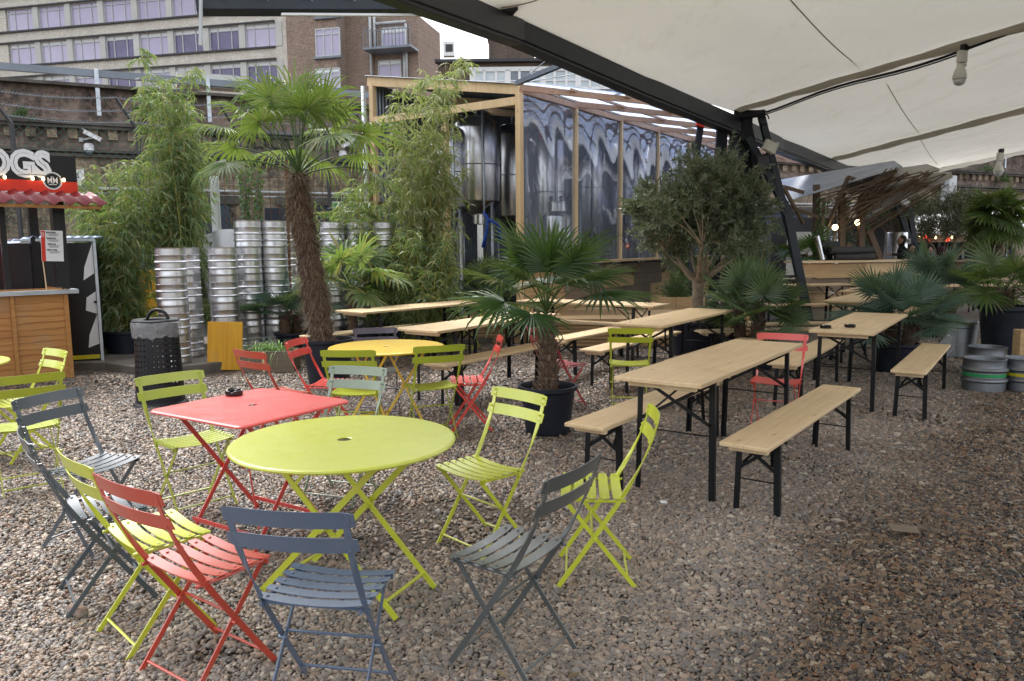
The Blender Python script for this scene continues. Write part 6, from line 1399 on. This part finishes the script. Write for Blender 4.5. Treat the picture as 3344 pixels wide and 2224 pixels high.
# people
def person(px, py_head, d_, H, face, top, label, arm=None, inner=None, hood=None, hairm='hair', glasses=False):
    q_ = aty(px, py_head, d_); o = thing('person', (q_.x, d_, 0), R(face), label, 'person'); z0 = q_.z - H  # feet
    s = H / 1.75; me = D.meshes.new('body'); V_ = []; E_ = []; Rd = []
    def v(x, y, z, r, par=None):
        V_.append((x * s, y * s, z * s)); Rd.append(r * s)
        if par is not None: E_.append((par, len(V_) - 1))
        return len(V_) - 1
    hip = v(0, 0, .95, .14); ch = v(0, 0, 1.15, .13, hip); sh = v(0, .0, 1.36, .14, ch); nk = v(0, -.01, 1.47, .055, sh); hd = v(0, -.02, 1.56, .085, nk); v(0, -.02, 1.67, .082, hd)
    for sd_ in (-1, 1):
        k = v(.10 * sd_, 0, .90, .09, hip); k = v(.11 * sd_, -.02, .50, .065, k); k = v(.11 * sd_, .02, .10, .045, k); k = v(.11 * sd_, -.12, .04, .035, k)
        a_ = v(.19 * sd_, 0, 1.36, .06, sh)
        if arm and sd_ == 1: k = v(.24 * sd_, -.22, 1.25, .045, a_); k = v(.22 * sd_, -.46, 1.27, .035, k); v(.22 * sd_, -.56, 1.27, .03, k)
        else: k = v(.25 * sd_, .02, 1.10, .045, a_); k = v(.20 * sd_, -.18, .98, .036, k); v(.15 * sd_, -.26, .98, .03, k)
    me.from_pydata(V_, E_, []); b = D.objects.new('body', me); COL.objects.link(b); b.parent = o; b.location = (0, 0, max(z0, -2) if True else 0)
    sk = b.modifiers.new('sk', 'SKIN'); me.skin_vertices.new() if not me.skin_vertices else None
    for i, r_ in enumerate(Rd): me.skin_vertices[0].data[i].radius = (r_, r_ * (.72 if i < 3 else 1))
    me.skin_vertices[0].data[0].use_root = True
    sb_ = b.modifiers.new('ss', 'SUBSURF'); sb_.levels = 2; sb_.render_levels = 2; me.materials.append(M[top]); b.modifiers['sk'].use_smooth_shade = True
    def blob(name, c, rx, ry, rz_, mat, n=14, cut=None):
        mb = MB(); vs = []; fs = []; m_ = 10
        for i in range(m_ + 1):
            t_ = -1.57 + 3.14159 * i / m_
            for k in range(n): a = 6.2832 * k / n; x_, y_, z_ = rx * math.cos(t_) * math.cos(a), ry * math.cos(t_) * math.sin(a), rz_ * math.sin(t_); vs.append((c[0] + x_, c[1] + y_, c[2] + z_))
        fs = [(i * n + k, i * n + (k + 1) % n, (i + 1) * n + (k + 1) % n, (i + 1) * n + k) for i in range(m_) for k in range(n)]; mb.add([(x * s, y * s, z * s + b.location.z) for x, y, z in vs], fs); return mb.build(name, M[mat], o, True)
    f_ = blob('face', (0, -.045, 1.61), .072, .080, .105, 'skin')
    mb = MB(); mb.add([((x) * s, (y) * s, z * s + b.location.z) for x, y, z in ((0, -.15, 1.60), (-.014, -.122, 1.585), (.014, -.122, 1.585), (0, -.12, 1.63))], [(0, 1, 2), (0, 3, 1), (0, 2, 3)]); mb.build('nose', M['skin'], f_)
    mb = MB()
    for ex in (-.028, .028): mb.box((ex * s, -.122 * s, 1.625 * s + b.location.z), (.018 * s, .012 * s, .008 * s))
    mb.box((0, -.121 * s, 1.558 * s + b.location.z), (.035 * s, .012 * s, .006 * s)); mb.build('eyes_mouth', M['hair'], f_)
    if hood: blob('hood', (0, .015, 1.62), .115, .115, .150, hood)
    else: blob('hair', (0, .005, 1.655), .088, .100, .095, hairm)
    if inner: blob('shirt', (0, -.085, 1.22), .085, .055, .19, inner)
    if arm: mb = MB(); c0 = Vector((.22, -.58, 1.27)); mb.box(tuple((c0 + Vector((0, .02, 0))) * s + Vector((0, 0, b.location.z))), (.07 * s, .08 * s, .03 * s)); 
    if arm:
        for k in range(4): a_ = (c0 + Vector((-.027 + .018 * k, -.01, 0))) * s + Vector((0, 0, b.location.z)); mb.tube([a_, a_ + Vector((0, -.045, -.005)) * s, a_ + Vector((0, -.07, -.03)) * s], .008 * s, 6)
        a_ = (c0 + Vector((-.035, .02, 0))) * s + Vector((0, 0, b.location.z)); mb.tube([a_, a_ + Vector((-.03, -.03, -.01)) * s], .009 * s, 6); mb.build('hand', M['skin'], o, True)
    if glasses:
        mb = MB()
        for ex in (-.03, .03): mb.tube([((ex + .022 * math.cos(k * .7854)) * s, -.128 * s, (1.625 + .016 * math.sin(k * .7854)) * s + b.location.z) for k in range(9)], .003 * s, 4)
        mb.build('glasses', M['black'], o)
    return o
person(2079, 541, 19.2, 1.72, -75, 'cloth_black', 'person in black standing in profile, one arm stretched out to the left', arm=True)
person(2099, 562, 20.3, 1.60, 0, 'cloth_black', 'person with glasses, dark jacket and white shirt facing the camera', inner='cloth_white', glasses=True)
person(2139, 566, 20.6, 1.58, 10, 'cloth_black', 'person with short black hair in a dark top, looking down')
person(2166, 568, 20.0, 1.55, 170, 'cloth_maroon', 'person in a dark maroon hood seen from behind', hood='cloth_maroon')
# ---------------------------------------------------------------- gravel
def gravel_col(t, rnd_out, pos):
    """pebble colours; a pale strip through darker, glossier brown stones"""
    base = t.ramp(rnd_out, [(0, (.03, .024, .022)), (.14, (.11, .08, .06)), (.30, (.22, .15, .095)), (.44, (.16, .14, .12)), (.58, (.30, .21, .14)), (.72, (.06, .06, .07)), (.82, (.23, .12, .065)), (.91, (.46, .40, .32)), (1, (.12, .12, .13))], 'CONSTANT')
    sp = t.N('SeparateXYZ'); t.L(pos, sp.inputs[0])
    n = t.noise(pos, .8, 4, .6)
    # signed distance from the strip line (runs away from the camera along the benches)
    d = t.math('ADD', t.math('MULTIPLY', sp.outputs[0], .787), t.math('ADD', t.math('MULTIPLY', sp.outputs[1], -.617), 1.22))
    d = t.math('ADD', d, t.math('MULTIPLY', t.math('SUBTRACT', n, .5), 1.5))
    wet = t.ramp(t.math('ADD', t.math('MULTIPLY', d, .2), .5), [(.0, .7), (.16, .45), (.26, .12), (.42, .0), (.47, .06), (.59, .95), (1, 1.0)])  # mask by position: high where the stones turn darker and glossier
    paled = t.mix(.38, base, (.47, .42, .37))
    darkened = t.mix(1.0, base, (.60, .54, .47), 'MULTIPLY')
    return t.mix(wet, paled, darkened), wet
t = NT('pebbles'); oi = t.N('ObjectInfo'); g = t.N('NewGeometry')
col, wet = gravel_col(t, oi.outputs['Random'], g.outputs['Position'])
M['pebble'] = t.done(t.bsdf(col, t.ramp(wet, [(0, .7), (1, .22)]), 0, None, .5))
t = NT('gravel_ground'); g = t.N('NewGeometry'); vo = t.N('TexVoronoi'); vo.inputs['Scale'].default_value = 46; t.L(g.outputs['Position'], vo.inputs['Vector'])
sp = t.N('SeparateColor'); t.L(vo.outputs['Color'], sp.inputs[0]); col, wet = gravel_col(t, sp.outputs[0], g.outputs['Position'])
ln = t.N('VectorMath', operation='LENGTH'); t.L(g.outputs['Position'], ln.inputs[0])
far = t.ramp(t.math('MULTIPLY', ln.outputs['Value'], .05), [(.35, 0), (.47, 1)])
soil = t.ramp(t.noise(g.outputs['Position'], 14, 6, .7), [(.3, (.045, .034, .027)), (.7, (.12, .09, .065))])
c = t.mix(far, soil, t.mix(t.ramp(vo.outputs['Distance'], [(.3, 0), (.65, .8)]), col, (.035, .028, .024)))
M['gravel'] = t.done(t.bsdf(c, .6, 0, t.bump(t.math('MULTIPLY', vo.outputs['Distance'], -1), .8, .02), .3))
nx = 100; xs = np.concatenate([np.linspace(-60, -8, 12), np.linspace(-7.5, 9, 70), np.linspace(10, 70, 12)]); ys = np.concatenate([np.linspace(-6, .5, 6), np.linspace(.8, 16, 70), np.linspace(17, 120, 14)])
def gh(x, y): return (.016 * np.sin(x * 1.7 + .5 * y) * np.cos(y * 1.3) + .010 * np.sin(3.9 * x - 2.6 * y + 1) + .006 * np.sin(7.1 * x + 5.3 * y)) * np.exp(-np.maximum(0, np.abs(y - 6) - 7) ** 2 / 6) - .010
vs = [(float(x), float(y), float(gh(x, y))) for y in ys for x in xs]; m_ = len(xs)
mb = MB(); mb.add(vs, [(j * m_ + i, j * m_ + i + 1, (j + 1) * m_ + i + 1, (j + 1) * m_ + i) for j in range(len(ys) - 1) for i in range(m_ - 1)])
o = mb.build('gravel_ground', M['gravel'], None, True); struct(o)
# pebbles as points
rg = np.random.default_rng(5)
def pts_band(y0, y1, sp_, m):
    out = []
    ys_ = np.arange(y0, y1, sp_)
    for y in ys_:
        hw = (abs(y) + .6) * .70 + .9; x = np.arange(-hw, hw, sp_); q = np.stack([x, np.full_like(x, y)], 1) + rg.uniform(-.5, .5, (len(x), 2)) * sp_; out.append(q)
    q = np.concatenate(out); return q, np.full(len(q), m)
bands = [pts_band(1.3, 3.2, .0138, 1.0), pts_band(3.2, 5.4, .0165, 1.12), pts_band(5.4, 8.5, .021, 1.35), pts_band(8.5, 12.5, .030, 1.6)]
P_ = np.concatenate([b[0] for b in bands]); S_ = np.concatenate([b[1] for b in bands])
keep = ~((P_[:, 0] < -3.55) & (P_[:, 1] > 9.5 + .0 * P_[:, 0]) & (P_[:, 1] > 9.5 - (P_[:, 0] + 3.5) * .0))
# bare earth patches where feet have scuffed the stones away
def patch(px, py, rx, ry, k=.9):
    global keep
    c_ = atz(px, py, 0); d = np.hypot((P_[:, 0] - c_.x) / rx, (P_[:, 1] - c_.y) / ry) + .22 * np.sin(P_[:, 0] * 9) * np.cos(P_[:, 1] * 8)
    keep &= ~((rg.random(len(P_)) < k * np.clip(1.6 - d * 1.3, 0, 1)))
patch(1080, 1180, .62, .34, .85); patch(950, 1250, .35, .22, .8); patch(800, 1160, .3, .25, .5); patch(1950, 1195, .25, .18, .6); patch(150, 900, .9, .5, .8); patch(1760, 960, .6, .5, .5); patch(1500, 930, .7, .4, .4); patch(2100, 960, .5, .5, .5); patch(330, 1190, .3, .2, .4); patch(560, 1490, .25, .15, .5); patch(1300, 880, .5, .3, .4); patch(1850, 1080, .4, .3, .35)
P_, S_ = P_[keep], S_[keep]
Zp = gh(P_[:, 0], P_[:, 1]) + .004
me = D.meshes.new('gravel'); me.vertices.add(len(P_)); me.vertices.foreach_set('co', np.column_stack([P_, Zp]).astype(np.float32).ravel())
at = me.attributes.new('psize', 'FLOAT', 'POINT'); at.data.foreach_set('value', (S_ * np.clip(rg.lognormal(0, .33, len(S_)), .5, 2.3)).astype(np.float32))
go = D.objects.new('gravel', me); COL.objects.link(go); go['kind'] = 'stuff'; go['label'] = 'loose river pebbles covering the yard, pale in a strip, darker brown and glossier beside it'; go['category'] = 'gravel'
ng = D.node_groups.new('gravel_nodes', 'GeometryNodeTree'); ng.interface.new_socket('Geometry', in_out='INPUT', socket_type='NodeSocketGeometry'); ng.interface.new_socket('Geometry', in_out='OUTPUT', socket_type='NodeSocketGeometry')
GN = ng.nodes.new; gi = GN('NodeGroupInput'); gout = GN('NodeGroupOutput')
jn = GN('GeometryNodeGeometryToInstance')
for i in range(5):
    ic = GN('GeometryNodeMeshIcoSphere'); ic.inputs['Radius'].default_value = .0092; ic.inputs['Subdivisions'].default_value = 2
    sp_ = GN('GeometryNodeSetPosition'); nz = GN('ShaderNodeTexNoise'); nz.inputs['Scale'].default_value = 60; nz.inputs['Detail'].default_value = 0
    ps = GN('GeometryNodeInputPosition'); ad = GN('ShaderNodeVectorMath'); ad.operation = 'ADD'; ad.inputs[1].default_value = (i * 3.3, i * 1.7, i)
    ng.links.new(ps.outputs[0], ad.inputs[0]); ng.links.new(ad.outputs[0], nz.inputs['Vector'])
    sb = GN('ShaderNodeVectorMath'); sb.operation = 'SUBTRACT'; sb.inputs[1].default_value = (.5, .5, .5); ng.links.new(nz.outputs['Color'], sb.inputs[0])
    sc_ = GN('ShaderNodeVectorMath'); sc_.operation = 'SCALE'; sc_.inputs['Scale'].default_value = .015; ng.links.new(sb.outputs[0], sc_.inputs[0])
    ng.links.new(ic.outputs[0], sp_.inputs[0]); ng.links.new(sc_.outputs[0], sp_.inputs['Offset'])
    tf = GN('GeometryNodeTransform'); tf.inputs['Scale'].default_value = ((1.25, .95, .62), (1.0, .9, .55), (1.45, .9, .60), (1.05, 1.0, .75), (1.2, .8, .5))[i]; ng.links.new(sp_.outputs[0], tf.inputs[0])
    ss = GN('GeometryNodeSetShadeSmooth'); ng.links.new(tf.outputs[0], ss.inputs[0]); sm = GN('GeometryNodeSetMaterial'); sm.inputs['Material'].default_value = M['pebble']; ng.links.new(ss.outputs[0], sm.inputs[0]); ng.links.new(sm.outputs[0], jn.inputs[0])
ip = GN('GeometryNodeInstanceOnPoints'); ip.inputs['Pick Instance'].default_value = True
mp_ = GN('GeometryNodeMeshToPoints'); ng.links.new(gi.outputs[0], mp_.inputs[0]); ng.links.new(mp_.outputs[0], ip.inputs['Points']); ng.links.new(jn.outputs[0], ip.inputs['Instance'])
rv = GN('FunctionNodeRandomValue'); rv.data_type = 'FLOAT_VECTOR'; rv.inputs[0].default_value = (-.5, -.5, 0); rv.inputs[1].default_value = (.5, .5, 6.283); er = GN('FunctionNodeEulerToRotation'); ng.links.new(rv.outputs[0], er.inputs[0]); ng.links.new(er.outputs[0], ip.inputs['Rotation'])
na = GN('GeometryNodeInputNamedAttribute'); na.data_type = 'FLOAT'; na.inputs['Name'].default_value = 'psize'; ng.links.new(na.outputs[0], ip.inputs['Scale'])
ng.links.new(ip.outputs[0], gout.inputs[0]); md = go.modifiers.new('g', 'NODES'); md.node_group = ng
# loose bits on the gravel
for px, py, w_, l_, mat, lb, nm in ((2080, 1222, .085, .15, 'old_wood', 'grey splinter of wood lying on the gravel at right', 'wood_chip'), (1528, 1160, .03, .04, 'white', 'small white stone chip in front of the front beer table', 'stone_chip'), (1438, 1432, .03, .035, 'stone', 'flat pinkish tile chip on the gravel in the foreground', 'tile_chip'), (180, 1412, .05, .10, 'brown_brick', 'rounded piece of brick at the foot of the slate chair', 'brick_piece')):
    p = atz(px, py, 0); mb = MB(); mb.box((0, 0, 0), (l_, w_, .012 if nm != 'brick_piece' else .05)); o = mb.build(nm, M[mat], None, bevel=.004 if nm != 'brick_piece' else .018); o.location = (p.x, p.y, .012); o.rotation_euler = (R(4), R(5), R(rnd.uniform(-40, 40))); tag(o, lb, 'debris')

mb = MB()
for i in range(420):
    y = 2 + 9 * rnd.random() ** 1.3; x = rnd.uniform(-.75, .75) * y; a = rnd.uniform(0, 6.28); l_ = rnd.uniform(.012, .035); u_ = Vector((math.cos(a), math.sin(a), rnd.uniform(-.2, .3))) * l_; w_ = Vector((-math.sin(a), math.cos(a), rnd.uniform(-.2, .2))) * l_ * .35; c_ = Vector((x, y, float(gh(x, y)) + .022))
    mb.add([c_ - u_, c_ - w_, c_ + u_, c_ + w_ + Vector((0, 0, .004))], [(0, 1, 2, 3)])
lt = mb.build('leaf_litter', leaf('dry_leaf', [(.12, .075, .04), (.30, .22, .12), (.07, .05, .035), (.42, .36, .26)], .8, .05)); lt['kind'] = 'stuff'; lt['label'] = 'dried leaf scraps and splinters scattered over the gravel'; lt['category'] = 'litter'
# ---------------------------------------------------------------- light
w = D.worlds.new('World'); sc.world = w; w.use_nodes = True; nt = w.node_tree; nt.nodes.clear()
sky = nt.nodes.new('ShaderNodeTexSky'); sky.sky_type = 'NISHITA'; sky.sun_disc = False; sky.sun_elevation = R(58); sky.sun_rotation = R(-35); sky.dust_density = 3; sky.air_density = 1; sky.ozone_density = 1
hs = nt.nodes.new('ShaderNodeHueSaturation'); hs.inputs['Saturation'].default_value = .22; hs.inputs['Value'].default_value = 1.6
bg = nt.nodes.new('ShaderNodeBackground'); bg.inputs[1].default_value = .15; wo = nt.nodes.new('ShaderNodeOutputWorld')
nt.links.new(sky.outputs[0], hs.inputs['Color']); nt.links.new(hs.outputs[0], bg.inputs[0]); nt.links.new(bg.outputs[0], wo.inputs[0])
sun = D.lights.new('sun', 'SUN'); sun.energy = 1.0; sun.angle = R(22); sun.color = (1, .97, .93); so = D.objects.new('sun', sun); COL.objects.link(so)
az_, el_ = R(-35), R(58); dv = Vector((math.sin(az_) * math.cos(el_), math.cos(az_) * math.cos(el_), math.sin(el_))); so.rotation_euler = dv.to_track_quat('Z', 'Y').to_euler()
sc.view_settings.view_transform = 'Standard'; sc.view_settings.look = 'None'; sc.view_settings.exposure = 1.06; sc.view_settings.gamma = 1
sc.render.resolution_x = 1024; sc.render.resolution_y = 681
sc.cycles.max_bounces = 8; sc.cycles.transparent_max_bounces = 16; sc.cycles.use_denoising = True
